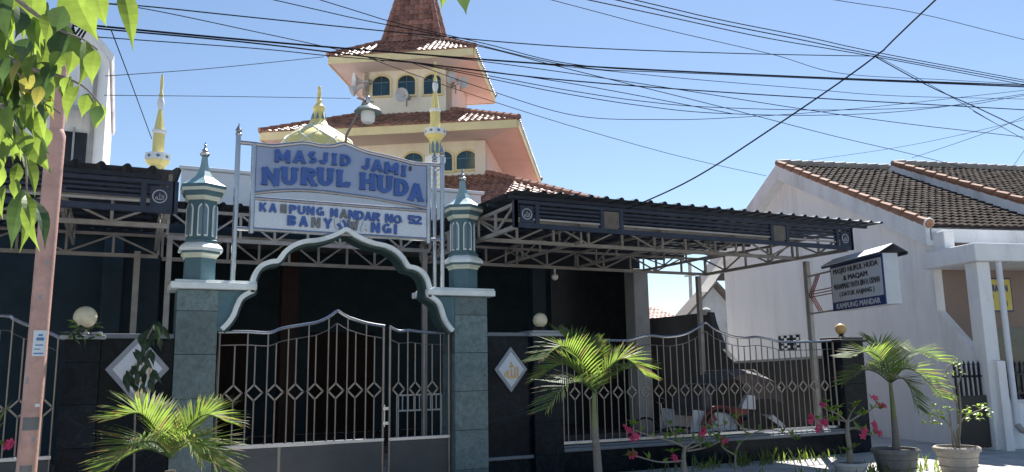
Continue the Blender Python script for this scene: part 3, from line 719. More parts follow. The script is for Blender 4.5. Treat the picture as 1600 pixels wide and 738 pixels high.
for xx, yy in ((at(1261, 430, Y=.26).x, .26), (11.25, 2.95)):
    MB().box(xx-.045, xx+.045, yy-.045, yy+.045, 0, 3.55).build('post', 'grey_steel', cpR)
for xx, nm in ((X2c-.06, 6), (X1c+.03, 6)):
    truss(cpR, (xx, -.96, 3.59), (xx, 2.90, 3.59), .33, nm, 'side_truss', mat='grey_steel')
for k in range(3): truss(cpR, (6.6+1.6*k, .05, 3.62), (6.6+1.6*k, 2.9, 3.62), .28, 4, 'cross_truss', t=.035)
X3c = at(271, 310, Y=-1).x
cpL = carport('dark steel carport roof on trusses left of the gateway', X3c-5.2, X3c, X3c-5.4, X3c+.12, (.0, 2.95), 4.6, None, [at(250,297,Y=-1).x], nweb=8, zb=3.46, zt=3.84)
for k in range(3): truss(cpL, (X3c-1.2-1.5*k, .05, 3.62), (X3c-1.2-1.5*k, 2.9, 3.62), .28, 4, 'cross_truss', t=.035)
truss(cpL, (X3c-.04, -.96, 3.59), (X3c-.04, 2.90, 3.59), .33, 6, 'side_truss')
for xx, yy in ((X3c-4.9, .5), (X3c-4.9, 2.95), (X3c-.3, 2.95)): MB().box(xx-.045, xx+.045, yy-.045, yy+.045, 0, 3.55).build('post', 'grey_steel', cpL)
# canopy over the court behind the gate
cpM = thing('court_canopy', 'shaded canopy on trusses behind the gateway arch', 'canopy', (XC, 3.2, 0))
corrugated(X3c+.15, X1c-.15, 2.3, 5.2, 4.28, 4.42).build('roof_sheet', 'roof_sheet', cpM)
truss(cpM, (X3c+.1, 2.45, 3.72), (X1c+.0, 2.45, 3.72), .44, 8, t=.05)
truss(cpM, (X3c+.1, 4.1, 3.60), (X1c+.0, 4.1, 3.60), .44, 8, t=.05)
for xx in (X3c+.14, X1c-.1): MB().box(xx-.04, xx+.04, 2.41, 2.49, 0, 3.69).build('post', 'grey_steel', cpM)

# ================================================================== MOSQUE
PY = 5.3                                           # porch front
pz0 = at(500, 332, Y=PY).z; pz1 = at(300, 266, Y=PY).z
PXR = at(752, 306, Y=PY).x
mq = thing('mosque', 'cream mosque with three tiers of red tiled roofs rising behind the gate', 'mosque', (7.7, 11.7, 0))
PXL = at(284, 266, Y=PY).x
MB().box(PXL, PXR, PY, PY+.22, pz0, pz1).build('parapet', 'white_paint', mq, bevel=.02)
MB().box(PXL-.05, PXR+.06, PY-.06, PY+.28, pz1+.002, pz1+.07).build('parapet_cap', 'white_paint', mq, bevel=.015)
MB().box(-7, 11.2, PY+.23, 18, 4.62, 4.82).build('porch_roof', 'grey_plaster', mq)
MB().box(PXR+.02, 11.2, PY+.02, PY+.225, 4.0, 4.62).build('beam', 'dark_wall', mq)
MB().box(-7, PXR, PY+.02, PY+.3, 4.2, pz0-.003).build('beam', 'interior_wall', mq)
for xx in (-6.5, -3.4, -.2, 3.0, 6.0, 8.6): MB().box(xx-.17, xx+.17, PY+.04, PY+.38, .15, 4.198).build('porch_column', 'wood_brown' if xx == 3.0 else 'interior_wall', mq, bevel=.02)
MB().box(at(990, 450, Y=PY).x, at(1010, 450, Y=PY).x+.05, PY-.02, PY+.4, 0, 4.0).build('end_pier', 'grey_plaster', mq, bevel=.02)
MB().box(at(990, 450, Y=PY).x+.3, at(990, 450, Y=PY).x+.5, PY+.42, 17.8, 0, 4.6).build('side_wall', 'dark_wall', mq)
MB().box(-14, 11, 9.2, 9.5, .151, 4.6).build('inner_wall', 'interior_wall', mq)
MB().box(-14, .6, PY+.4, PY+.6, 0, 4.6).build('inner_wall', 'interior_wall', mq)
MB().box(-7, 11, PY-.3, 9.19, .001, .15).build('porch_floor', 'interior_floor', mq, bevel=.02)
for xx in (-4.5, -1.3, 1.9, 5.0, 8.2):
    dr = MB().box(xx-.8, xx+.8, 9.12, 9.198, .16, 2.6).build('door', 'wood_brown', mq)
    for k in (-.4, .4): MB().box(xx+k-.28, xx+k+.28, 9.10, 9.118, 1.2, 2.3).build('pane', 'wood_brown', dr)
ROT = rad(32.5); tu = Vector((math.cos(ROT), -math.sin(ROT), 0)); tv = Vector((math.sin(ROT), math.cos(ROT), 0)); tw = Vector((0,0,1))
Z1, Z2 = 10.5, 7.93
e1a, e1b = at(510, 88, Z=Z1), at(740, 73, Z=Z1); W1 = (e1b-e1a).dot(tu); TC = (e1a+e1b)/2+tv*W1/2
e2a, e2b = at(407, 208, Z=Z2), at(812, 187, Z=Z2); W2 = (e2b-e2a).dot(tu); TC2 = (e2a+e2b)/2+tv*W2/2
TC = (TC+TC2)/2; TC.z = 0
def T(a, b, z): return TC+tu*a+tv*b+tw*z
def tile_slope(A, B, C, D, tile=.2, row=.26, lift=.03, amp=.03):
    """rows of overlapping pantiles on the quad A-B (eave) / D-C (top)"""
    A, B, C, D = map(Vector, (A, B, C, D)); mb = MB(); mb.tint = []
    ex = (B-A).normalized(); nrm = (B-A).cross(D-A).normalized()
    if nrm.z < 0: nrm = -nrm
    H = ((D+C)/2-(A+B)/2).length; nr = max(1, round(H/row))
    for i in range(nr):
        t0, t1 = i/nr, min(1., (i+1.12)/nr)
        l0, r0, l1, r1 = A.lerp(D, t0), B.lerp(C, t0), A.lerp(D, t1), B.lerp(C, t1)
        x0 = (l0-A).dot(ex); x1 = (r0-A).dot(ex); y1a = (l1-A).dot(ex); y1b = (r1-A).dot(ex)
        up = (l1-l0)-ex*((l1-l0).dot(ex)); base = l0-ex*x0
        k = math.floor(x0/tile); 
        while k*tile < x1:
            c = .5+.62*random.random()+(.35 if random.random() < .04 else 0); jl = random.uniform(-.006, .008)
            for f0, f1, h0, h1 in ((0,.3,0.,1.),(.3,.55,1.,.9),(.55,.8,.9,.1),(.8,1.,.1,0.)):
                a = max(x0, min(x1, (k+f0)*tile)); b = max(x0, min(x1, (k+f1)*tile))
                if b-a < .004: continue
                a1 = max(y1a, min(y1b, a)); b1 = max(y1a, min(y1b, b))
                p = [base+ex*a+nrm*(lift+jl+h0*amp), base+ex*b+nrm*(lift+jl+h1*amp), base+ex*b1+up+nrm*(h1*amp), base+ex*a1+up+nrm*(h0*amp)]
                mb.poly(p); mb.tint.append(c)
                mb.poly([base+ex*a-nrm*.005, base+ex*b-nrm*.005, p[1], p[0]]); mb.tint.append(c*.8)
            k += 1
    return mb
def hip_roof(parent, wb, zb, wt, zt, tile, row, mat='roof_tile', ridge='roof_tile', deck='soffit'):
    cb = [T(s*wb/2, q*wb/2, zb) for s, q in ((-1,-1),(1,-1),(1,1),(-1,1))]; ct = [T(s*wt/2, q*wt/2, zt) for s, q in ((-1,-1),(1,-1),(1,1),(-1,1))]
    r = None
    for i in range(4):
        j = (i+1) % 4
        o = tile_slope(cb[i], cb[j], ct[j], ct[i], tile, row).build('tile_slope', mat, parent)
        o['kind'] = 'stuff'; r = o
        L = (ct[i]-cb[i]).length; n = max(3, int(L/.3))
        for k in range(n):                       # hip cap tiles, one by one
            a = cb[i].lerp(ct[i], k/n)+tw*.055; b = cb[i].lerp(ct[i], (k+1.12)/n)+tw*.045
            MB().tube([a, b], [.085, .07], 7).build('hip_tile', 'hip_tile', o)
    dk = MB()
    for i in range(4):
        j = (i+1) % 4; dk.poly([cb[i]-tw*.01, cb[j]-tw*.01, ct[j]-tw*.01, ct[i]-tw*.01])
    dk.build('roof_deck', 'dark_wall', parent)
M('hip_tile', (.30, .14, .10), .5, .25, 9, .2, 50, stain=(.12, .08, .06))
def soffit_fascia(parent, w, z, wi, zi, h=.2):
    co = [T(s*(w/2-.04), q*(w/2-.04), z-h) for s, q in ((-1,-1),(1,-1),(1,1),(-1,1))]; ci = [T(s*wi/2, q*wi/2, zi) for s, q in ((-1,-1),(1,-1),(1,1),(-1,1))]
    for i in range(4):
        j = (i+1) % 4; d = (Vector(co[j])-Vector(co[i])).normalized(); nn = d.cross(tw)
        MB().prism([co[i], co[j], ci[j], ci[i]], (0, 0, .02)).build('soffit', 'pink_bounce_lit' if i == 1 else 'soffit', parent)  # right soffit has the bounced pink light in its colour
        MB().prism([co[i]+nn*.002-tw*.02, co[j]+nn*.002-tw*.02, co[j]+nn*.002+tw*(h-.0), co[i]+nn*.002+tw*(h-.0)], nn*.035).build('fascia', 'yellow_trim', parent)
def arched_window(parent, c, n, sd, wd, hh, frame='yellow_trim', ft=.055):
    """arched window whose foot centre is c on a wall with normal n"""
    def prof(w_, z0, h_):
        r = w_/2; return [(-r, z0), (-r, h_-r*.75)] + [(-r*math.cos(PI*i/10), h_-r*.75+r*.75*math.sin(PI*i/10)) for i in range(1, 10)] + [(r, h_-r*.75), (r, z0)]
    o_ = prof(wd+2*ft, -ft*.6, hh+ft); i_ = prof(wd, 0.02, hh)
    fr = MB(); m_ = len(o_)
    P = lambda q, d: c+sd*q[0]+tw*q[1]+n*d
    for k in range(m_):
        a, b = o_[k], o_[(k+1) % m_]; cc, d = i_[(k+1) % m_], i_[k]
        fr.poly([P(a,.05), P(b,.05), P(cc,.05), P(d,.05)]); fr.poly([P(b,.05), P(a,.05), P(a,0), P(b,0)]); fr.poly([P(d,.05), P(cc,.05), P(cc,0.004), P(d,0.004)])
    w_ = fr.build('window', frame, parent)
    MB().prism([P(q, .006) for q in i_], n*.006).build('pane', 'window_glass', w_)
    mb = MB(); zt = hh-wd*.375
    mb.obox(P((-wd/2, zt), .016), P((wd/2, zt), .016), .012, .02); mb.obox(P((0, .02), .016), P((0, hh-.01), .016), .012, .014); mb.build('glazing_bar', 'blue_grey', w_)
M('window_glass', (.012, .045, .065), .12, .35, 4, spec=.7)
# spire and top tier
w1 = (at(706, 130, Z=10.0)-at(567, 140, Z=10.0)).length*.985*(W1/4.3)
zt1 = at(640, 42, Y=TC.y-.5).z
ws = W1*.40
hip_roof(mq, W1, Z1, ws, Z1+.85, .15, .19)
hip_roof(mq, ws+.02, Z1+.86, .5, Z1+3.6, .15, .19)
front1 = T(0, -W1/2, 0)
w1h = 1.29; MB_t = MB()
def tier_walls(parent, half, z0, z1):
    for nm, (a, b), mt in (('front_wall', ((-half, -half), (half, -half)), 'cream_wall'), ('right_wall', ((half, -half), (half, half)), 'pink_bounce_lit'), ('back_wall', ((half, half), (-half, half)), 'cream_wall'), ('left_wall', ((-half, half), (-half, -half)), 'cream_wall')):  # right wall has the bounced pink light in its colour
        p, q = T(*a, 0), T(*b, 0); d = (q-p).normalized(); n = d.cross(tw)
        MB().prism([p+tw*z0, q+tw*z0, q+tw*z1, p+tw*z1], -n*.15).build(nm, mt, parent)
tier_walls(mq, w1h, Z2+.3, Z1-.1)
soffit_fascia(mq, W1, Z1, 2*w1h+.02, Z1-.21)
hip_roof(mq, W2, Z2, 2*w1h+.1, Z2+1.02, .17, .22)
w2h = 2.45
tier_walls(mq, w2h, 5.4, Z2-.1)
soffit_fascia(mq, W2, Z2, 2*w2h+.02, Z2-.21)
MB().prism([T(w2h-.28, -w2h-.005, 5.4), T(w2h+.004, -w2h-.005, 5.4), T(w2h+.004, -w2h-.005, Z2-.24), T(w2h-.28, -w2h-.005, Z2-.24)], -tv*.07).build('corner_pier', 'peach_wall', mq)
W3 = W2*1.75; Z3 = 4.95
hip_roof(mq, W3, Z3, 2*w2h+.1, Z3+1.8, .18, .24)
soffit_fascia(mq, W3, Z3, 2*w2h+.02, Z3-.19)
tn = -tv
def onwall(px, py, half):
    return atplane(px, py, T(0, -half, 0), tn)
for px in (596, 635.5, 676):
    c = onwall(px, 151.5-(px-596)*.035, w1h); top_ = onwall(px, 120-(px-596)*.035, w1h)
    wl = abs((onwall(px+13.5, 140, w1h)-onwall(px-13.5, 140, w1h)).dot(tu))
    arched_window(mq, c, tn, tu, wl, top_.z-c.z)
for px, py0, py1, hw in ((646, 272, 240, 15), (692, 269, 237, 15), (729.5, 266, 236.5, 15.5), (550, 278, 246, 15)):
    c = onwall(px, py0, w2h); top_ = onwall(px, py1, w2h)
    wl = abs((onwall(px+hw, py0-15, w2h)-onwall(px-hw, py0-15, w2h)).dot(tu))
    arched_window(mq, c, tn, tu, wl, top_.z-c.z)
# horn loudspeakers
def horn(pos, dirv, label, r=.24):
    t = thing('horn_speaker', label, 'loudspeaker', pos, 'horn loudspeakers on the tower')
    d = Vector(dirv).normalized(); mb = MB(); prof = [(.045, -.34), (.05, -.2), (.08, -.1), (.14, -.02), (.20, .04), (r, .075), (r+.012, .08), (r-.004, .085), (.17, .02), (.09, -.05), (.03, -.10)]
    q = d.to_track_quat('Z', 'Y')
    mb.lathe([(a*r/.24, b) for a, b in prof], 24); mb.v = [q @ v + Vector(pos) for v in mb.v]
    mb.build('bell', 'horn_grey', t, smooth=True)
    m2 = MB().lathe([(.03, -.10), (.045, -.06), (.03, -.02), (.005, .0)], 12); m2.v = [q @ v + Vector(pos) for v in m2.v]; m2.build('driver_cone', 'horn_grey', t, smooth=True)
    m4 = MB().lathe([(.07, -.46), (.075, -.45), (.075, -.35), (.06, -.335)], 14); m4.v = [q @ v + Vector(pos) for v in m4.v]; m4.build('driver', 'grey_steel', t, smooth=True)
    b = MB().obox(Vector(pos)-d*.3+Vector((0,0,-.03)), Vector(pos)-d*.3+Vector((0,0,-.28)), .04, .02); b.build('bracket', 'grey_steel', t)
yb = -w1h-.3
def hp(px, py, off): return atplane(px, py, T(0, -w1h-off, 0), tn)
tocam = -tv
horn(hp(557, 127, .25), -tu*.85+tocam*.5-tw*.05, 'upper left horn loudspeaker under the top eave')
horn(hp(553, 141, .35), -tu*.7+tocam*.3-tw*.4, 'lower left horn loudspeaker under the top eave', .2)
horn(hp(629, 149, .5), tocam*.95-tu*.15-tw*.15, 'round horn loudspeaker facing the street below the middle tower window', .215)
horn(hp(708, 122, .3), -tu*.55+tocam*.8+tw*.1, 'left horn of the pair at the right tower corner', .2)
horn(hp(722, 129, .2), tu*.75+tocam*.65-tw*.1, 'right horn of the pair at the right tower corner', .2)

# ---- dome and mini minarets on the porch roof
DY = PY+1.0
MW = .74
def ornament_minaret(px, label, ztip, zs):
    p = at(px[0], px[1], Y=DY); s = (ztip-zs)/2.05
    c = (p.x, DY, zs); t = thing('mini_minaret', label, 'minaret', (p.x, DY, 4.8215), 'miniature minarets on the porch roof')
    L = lambda prof, nm, mt, n=8, sm=False: MB().lathe([(r*s*MW, z*s) for r, z in prof], n, c, PI/8).build(nm, mt, t, smooth=sm)
    MB().lathe([(.17*s*MW, 4.8215-zs), (.17*s*MW, -.004)], 8, c, PI/8).build('shaft', 'ornament_white', t)
    for k in range(9):
        zz = -.06-.1*k
        if zs+zz*s < 4.9: break
        m = MB()
        for q in range(8):
            a = PI/8+PI/8+q*PI/4; n_ = Vector((math.cos(a), math.sin(a), 0)); sd = Vector((-n_.y, n_.x, 0)); o = Vector(c)+n_*(.17*s*MW*math.cos(PI/8)+.001)+tw*zz*s
            m.prism([o-sd*.04*s, o+tw*-.035*s, o+sd*.04*s, o+sd*.04*s+tw*.03*s, o+tw*-.005*s, o-sd*.04*s+tw*.03*s], n_*.012*s)
        m.build('chevron_band', 'ornament_yellow', t)
    L([(.19, 0), (.26, .10), (.26, .19), (.20, .20)], 'lower_gallery', 'ornament_white')
    sh = L([(.15, .2), (.15, .53)], 'middle_shaft', 'ornament_yellow')
    for q in range(8):
        a = PI/8+PI/8+q*PI/4; n_ = Vector((math.cos(a), math.sin(a), 0)); sd = Vector((-n_.y, n_.x, 0)); o = Vector(c)+n_*(.15*s*MW*math.cos(PI/8))
        MB().prism([o+sd*x*s+tw*z*s for x, z in ((-.03,.25),(.03,.25),(.03,.41),(0,.49),(-.03,.41))], n_*.006).build('niche', 'blue_grey', sh)
    L([(.16, .531), (.25, .60), (.25, .61)], 'corbel', 'ornament_yellow')
    gal = L([(.265, .611), (.265, .72), (.22, .725)], 'gallery', 'ornament_white')
    for q in range(8):
        a = PI/8+PI/8+q*PI/4; n_ = Vector((math.cos(a), math.sin(a), 0)); sd = Vector((-n_.y, n_.x, 0)); o = Vector(c)+n_*(.265*s*MW*math.cos(PI/8)); 
        MB().prism([o+sd*x*s+tw*(z+.665)*s for x, z in ((0,-.03),(.04,0),(0,.03),(-.04,0))], n_*.005).build('diamond', 'blue_grey', gal)
    L([(.125, .726), (.125, 1.05)], 'upper_shaft', 'ornament_yellow')
    L([(.13, 1.051), (.155, 1.08), (.155, 1.11), (.13, 1.115)], 'ring', 'ornament_white')
    L([(.115, 1.116), (.045, 1.45)], 'spire', 'ornament_yellow')
    L([(.045, 1.451), (.075, 1.54), (.07, 1.60), (.045, 1.66)], 'bulb', 'ornament_white', 10, True)
    L([(.05, 1.661), (.045, 1.72), (.03, 1.74), (.035, 1.95), (.02, 2.05)], 'finial', 'ornament_yellow', 10, True)
    return t
zR = at(680, 96, Y=DY).z; zRb = at(681, 262, Y=DY).z
zL = at(250, 116, Y=DY).z; zLb = zL-(zR-zRb)
ornament_minaret((680, 200), 'yellow miniature minaret beside the right end of the name board', zR, zRb)
ornament_minaret((249, 200), 'yellow miniature minaret above the left carport', zL, zLb)
dc = at(497, 226, Y=DY); dt = at(499, 137, Y=DY); dr = abs(at(553, 226, Y=DY).x-dc.x)*1.0
dm = thing('dome', 'small yellow dome with white net pattern and tall finial behind the name board', 'dome', (dc.x, DY, 4.8215))
hd = dt.z-dc.z
prof = [(1.06,-.55),(1.10,-.40),(1.10,-.22),(1.03,-.05),(.92,.04),(.72,.145),(.52,.225),(.36,.29),(.27,.34),(.215,.40)]
MB().lathe([(.95*dr, 4.8215-dc.z), (.95*dr, -.55*hd-.004)], 24, dc).build('drum', 'ornament_white', dm, smooth=True)
MB().lathe([(r*dr, z*hd) for r, z in prof], 32, dc).build('shell', 'ornament_yellow', dm, smooth=True)
def dome_pt(a, u):
    k = u*(len(prof)-1); i = min(int(k), len(prof)-2); f = k-i
    r = prof[i][0]*(1-f)+prof[i+1][0]*f; z = prof[i][1]*(1-f)+prof[i+1][1]*f
    return Vector((dc.x+math.cos(a)*(r*dr+.006), DY+math.sin(a)*(r*dr+.006), dc.z+z*hd))
for q in range(9):                                # white net ribs, two families
    for sg in (1, -1):
        MB().tube([dome_pt(2*PI*q/9+sg*u*2.0, u) for u in [i/24 for i in range(21)]], .013, 5).build('net_rib', 'ornament_white', dm)
nk = MB().lathe([(.20*dr, .401*hd), (.17*dr, .47*hd), (.14*dr, .57*hd), (.15*dr, .58*hd)], 8, dc).build('lantern', 'ornament_yellow', dm)
for q in range(8):
    a = q*PI/4+PI/8; n_ = Vector((math.cos(a), math.sin(a), 0)); sd = Vector((-n_.y, n_.x, 0)); o = Vector(dc)+n_*(.152*dr)
    MB().prism([o+sd*x*dr+tw*z*hd+n_*(.05-(z-.42)*.3)*dr for x, z in ((-.045,.42),(.045,.42),(0,.54))], n_*.01).build('niche', 'blue_grey', nk)
MB().lathe([(r*dr, z*hd) for r, z in [(.15,.581),(.17,.62),(.16,.66),(.09,.69),(.065,.74),(.085,.77),(.05,.80),(.055,.88),(.045,.93),(.05,1.),(.03,1.02)]], 12, dc).build('finial', 'ornament_yellow', dm, smooth=True)

# ================================================================== SIDE WALL OF THE YARD
sw = thing('yard_wall', 'dark grey yard wall sweeping down beside the white house', 'wall', (12.5, 4, 0))
XW = 12.45
q = lambda x, y: at(x, y, X=XW)
prof = [(.45, 0), (.45, q(1305,559).z), (q(1150,568).y, q(1150,568).z)]
pa, pb, pc = q(1150,568), q(1128,545), q(1112,505)
prof += [(pa.lerp(pb, .5).y, pa.lerp(pb, .5).z-.03), (pb.y, pb.z), (pc.y, pc.z), (q(1108,488).y, q(1108,488).z)]
prof += [(12.5, q(1108,488).z), (12.5, 0)]
MB().prism([Vector((XW, y, z)) for y, z in prof], (.16, 0, 0)).build('wall_body', 'yard_grey', sw)
MB().prism([Vector((XW-.02, y, z)) for y, z in prof[1:3]] + [Vector((XW-.02, y, z+.05)) for y, z in prof[1:3]][::-1], (.20, 0, 0)).build('coping', 'grey_plaster', sw)
cap_ = q(1105, 492)
MB().lathe([(.1, 0), (.12, .05), (.12, .12), (.08, .16), (.02, .18)], 14, (XW+.05, cap_.y+.1, cap_.z)).build('cap', 'grey_plaster', sw, smooth=True)

# ================================================================== NEIGHBOUR HOUSE
HR = rad(13); hu = Vector((math.cos(HR), -math.sin(HR), 0)); hv = Vector((math.sin(HR), math.cos(HR), 0)); H0 = Vector((14.6, -1.0, 0))
def HP(a, b, z): return H0+hu*a+hv*b+tw*z
def hw(px, py, a=0.):                            # photo pixel -> (b, z) on the gable plane
    p = atplane(px, py, HP(a, 0, 0), hu); return ((p-H0).dot(hv), p.z)
hs = thing('white_house', 'white gabled house with tiled roof and porch slab right of the mosque', 'house', tuple(H0))
apb, apz = hw(1221, 262); efb, efz = hw(1448, 354); fcb, _ = hw(1452, 440)
erb = 2*apb-efb
bkb = hw(1127, 440)[0]
slp = (apz-efz)/(apb-efb)
zr_ = lambda b: apz-slp*abs(b-apb)
gab = [(fcb, 0), (fcb, zr_(fcb)), (apb, apz), (bkb, zr_(bkb)), (bkb, 0)]
MB().prism([HP(.12, b, z) for b, z in gab], hu*.2).build('gable_wall', 'house_white', hs)
# low wing wall sweeping down to the porch column
wz0 = hw(1456, 486, .12)[1]; wb1, wz1 = hw(1531, 560, .12)
MB().prism([HP(.12, b, z) for b, z in ((fcb-.003, 0), (fcb-.003, wz0), (wb1, wz1), (wb1-.4, wz1-.06), (wb1-.4, 0))], hu*.18).build('wing_wall', 'house_white', hs)
MB().prism([HP(.30, fcb+.01, 0), HP(9, fcb+.01, 0), HP(9, fcb+.01, efz), HP(.30, fcb+.01, efz)], hv*.2).build('front_wall', 'tan_wall', hs)
# roofs: main slope and projecting second gable
def house_roof(a0, a1, apb, apz, efb, erb, slp, name, over=.45):
    zf = lambda b: apz-slp*abs(b-apb)+.06
    A = HP(a0, efb-over*.3, zf(efb-over*.3)); B = HP(a1, efb-over*.3, zf(efb-over*.3)); C = HP(a1, apb, zf(apb)); D = HP(a0, apb, zf(apb))
    o = tile_slope(A, B, C, D, .19, .24, .03, .026).build(name, 'old_tile', hs); o['kind'] = 'stuff'
    A2 = HP(a1, erb, zf(erb)); B2 = HP(a0, erb, zf(erb))
    o2 = tile_slope(A2, B2, D, C, .19, .24, .03, .026).build(name, 'old_tile', hs); o2['kind'] = 'stuff'
    MB().prism([A-tw*.03, B-tw*.03, C-tw*.03, D-tw*.03], (0,0,.015)).build('roof_deck', 'dark_wall', hs)
    MB().prism([A2-tw*.03, B2-tw*.03, D-tw*.03, C-tw*.03], (0,0,.015)).build('roof_deck', 'dark_wall', hs)
    # barge boards
    for (p0, p1) in ((efb-over*.35, apb), (erb, apb)):
        q0 = HP(a0-.03, p0, zf(p0)); q1 = HP(a0-.03, p1, zf(p1))
        MB().prism([q0-tw*.30, q1-tw*.30, q1+tw*.0, q0+tw*.0], hu*.10).build('bargeboard', 'house_trim', hs)
        MB().prism([q0-tw*.40, q1-tw*.40, q1-tw*.302, q0-tw*.302], hu*.35).build('barge_soffit', 'house_trim', hs)
    n = int((HP(0, apb, zf(apb))-HP(0, efb-over, zf(efb-over))).length/.40)
    for i in range(n):                            # verge cap tiles down the front edge
        f0, f1 = i/n, (i+1.18)/n
        b0 = apb+(efb-over*.35-apb)*f0; b1 = apb+(efb-over*.35-apb)*min(f1, 1.02)
        MB().tube([HP(a0+.03, b0, zf(b0)+.05), HP(a0+.03, b1, zf(b1)+.065)], [.075, .1], 8).build('verge_tile', 'verge_tile', o)
    eb_ = efb-over*.35; MB().tube([HP(a0+.03, eb_-.02, zf(eb_)+.055), HP(a0+.03, eb_-.05, zf(eb_)+.04)], [.115, .115], 14).build('verge_end', 'house_trim', o)
    m = int((a1-a0)/.33)
    for i in range(m):                            # ridge tiles
        x = a0+(a1-a0)*i/m; MB().tube([HP(x, apb, zf(apb)+.06), HP(x+(a1-a0)*1.15/m, apb, zf(apb)+.075)], [.085, .11], 8).build('ridge_tile', 'ridge_cap', o)
    return o
M('ridge_cap', (.33, .30, .27), .75, .2, 6, .3, 40, stain=(.18, .14, .1), stain_amt=.6)
house_roof(-.14, 3.6, apb, apz, efb, erb, slp, 'tile_slope')
# second roof: barge apex at (1395,252), its verge running down-right out of the picture
a2 = 2.6
p2 = atplane(1395, 262, HP(0, apb-.35, 0), hv); a2 = (p2-H0).dot(hu); ap2z = p2.z
house_roof(a2, a2+6, apb-.35, ap2z, efb-1.2, erb, slp*.96, 'tile_slope')
g2 = [(efb-.4, 2.9), (efb-.4, ap2z-slp*.96*(apb-.35-efb+.4)-.06), (apb-.35, ap2z-.06), (apb+1.5, ap2z-slp*.96*1.85-.06), (apb+1.5, 2.9)]
MB().prism([HP(a2+.75, b, z) for b, z in g2], hu*.15).build('inner_gable', 'house_trim', hs)
# eave beam, porch slab, column
eb = HP(0, efb, 0)
MB().prism([HP(.0, efb-.12, efz-.34), HP(9, efb-.12, efz-.34), HP(9, efb-.12, efz-.06), HP(.0, efb-.12, efz-.06)], hv*.12).build('eave_board', 'house_trim', hs)
sl_b0 = -.30; sl_z = at(1538, 408, Y=HP(-.12, sl_b0, 0).y).z
MB().prism([HP(-.12, sl_b0, sl_z), HP(8, sl_b0, sl_z), HP(8, fcb+.0, sl_z), HP(-.12, fcb+.0, sl_z)], (0,0,.34)).build('porch_slab', 'house_trim', hs, bevel=.02)
MB().prism([HP(-.02, fcb-.55, sl_z+.342), HP(.22, fcb-.55, sl_z+.342), HP(.22, fcb-.003, sl_z+.342), HP(-.02, fcb-.003, sl_z+.342)], (0,0,.38)).build('parapet_block', 'house_white', hs, bevel=.02)
cw = .30
MB().prism([HP(.02, -.15, 0), HP(.02+cw, -.15, 0), HP(.02+cw, -.15+cw, 0), HP(.02, -.15+cw, 0)], (0,0,sl_z-.002)).build('porch_column', 'house_trim', hs, bevel=.015)
MB().tube([HP(.47, -.2, .45), HP(.47, -.2, sl_z-.003)], .055, 12).build('drain_pipe', 'plaque_white', hs, smooth=True)
MB().tube([HP(.47, -.2, .46), HP(.50, -.26, .36), HP(.62, -.30, .33)], .06, 12).build('pipe_elbow', 'grey_steel', hs, smooth=True)
MB().prism([HP(.33, -.05, 0), HP(8, -.05, 0), HP(8, -.05, .85), HP(.33, -.05, .85)], hv*.15).build('front_wall_low', 'house_white', hs, bevel=.01)
MB().prism([HP(.33, -.09, .852), HP(8, -.09, .852), HP(8, -.09, .90), HP(.33, -.09, .90)], hv*.22).build('coping', 'house_trim', hs, bevel=.01)
MB().prism([HP(1.3, fcb-.02, .9), HP(2.2, fcb-.02, .9), HP(2.2, fcb-.02, 2.3), HP(1.3, fcb-.02, 2.3)], hv*.03).build('window', 'dark_glass', hs)
# vent block and ledge on the gable
vb0, vz0 = hw(1212, 549); vb1, vz1 = hw(1243, 523)
vt = MB().prism([HP(.115, vb0, vz0), HP(.115, vb1, vz0), HP(.115, vb1, vz1), HP(.115, vb0, vz1)], -hu*.012).build('vent_block', 'dark_wall', hs)
for i in range(7):
    for j in range(6):
        if (i*3+j*2) % 4 == 0 or (i+j) % 2: continue
        b_ = vb0+(vb1-vb0)*(i+.5)/7; z_ = vz0+(vz1-vz0)*(j+.5)/6
        MB().prism([HP(.102, b_-.06, z_-.035), HP(.102, b_+.06, z_-.035), HP(.102, b_+.06, z_+.035), HP(.102, b_-.06, z_+.035)], -hu*.01).build('vent_bar', 'house_white', vt)
# black spiked fences of the house
def spiked(label, a0, a1, b, z0, z1, n):
    t = thing('spiked_fence', label, 'fence', tuple(HP((a0+a1)/2, b, z0)), 'black spiked fences of the house')
    for i in range(n):
        a = a0+(a1-a0)*(i+.5)/n; P = HP(a, b, 0)
        MB().obox(P+tw*z0, P+tw*(z1-.10), .035, .035).build('bar', 'black_paint', t)
        MB().lathe([(.018, z1-.099), (.032, z1-.075), (.028, z1-.05), (.004, z1)], 6, P).build('spike', 'black_paint', t)
    for zz in (z0+.12, z1-.25): MB().obox(HP(a0, b-.03, zz), HP(a1, b-.03, zz), .02, .04).build('rail', 'black_paint', t)
    return t
spiked('black spiked iron fence on the low white wall right of porch column', .36, 4.5, .02, .902, 1.62, 34)
sg = thing('spiked_gate', 'narrow black spiked gate beside the white porch column', 'gate', tuple(HP(0, -.1, 0)))
g0 = at(1488, 600, Y=-1.0); 
for i in range(6):
    a = -.62+.105*i; P = HP(a, -.05, 0)
    MB().obox(P+tw*.05, P+tw*1.54, .035, .035).build('bar', 'black_paint', sg); MB().lathe([(.018, 1.541), (.032, 1.56), (.004, 1.64)], 6, P).build('spike', 'black_paint', sg)
MB().prism([HP(-.66, -.075, .06), HP(-.02, -.075, .06), HP(-.02, -.075, 1.0), HP(-.66, -.075, 1.0)], -hv*.01).build('sheet', 'black_paint', sg)
for zz in (.3, 1.35): MB().obox(HP(-.66, -.02, zz), HP(-.02, -.02, zz), .02, .04).build('rail', 'black_paint', sg)
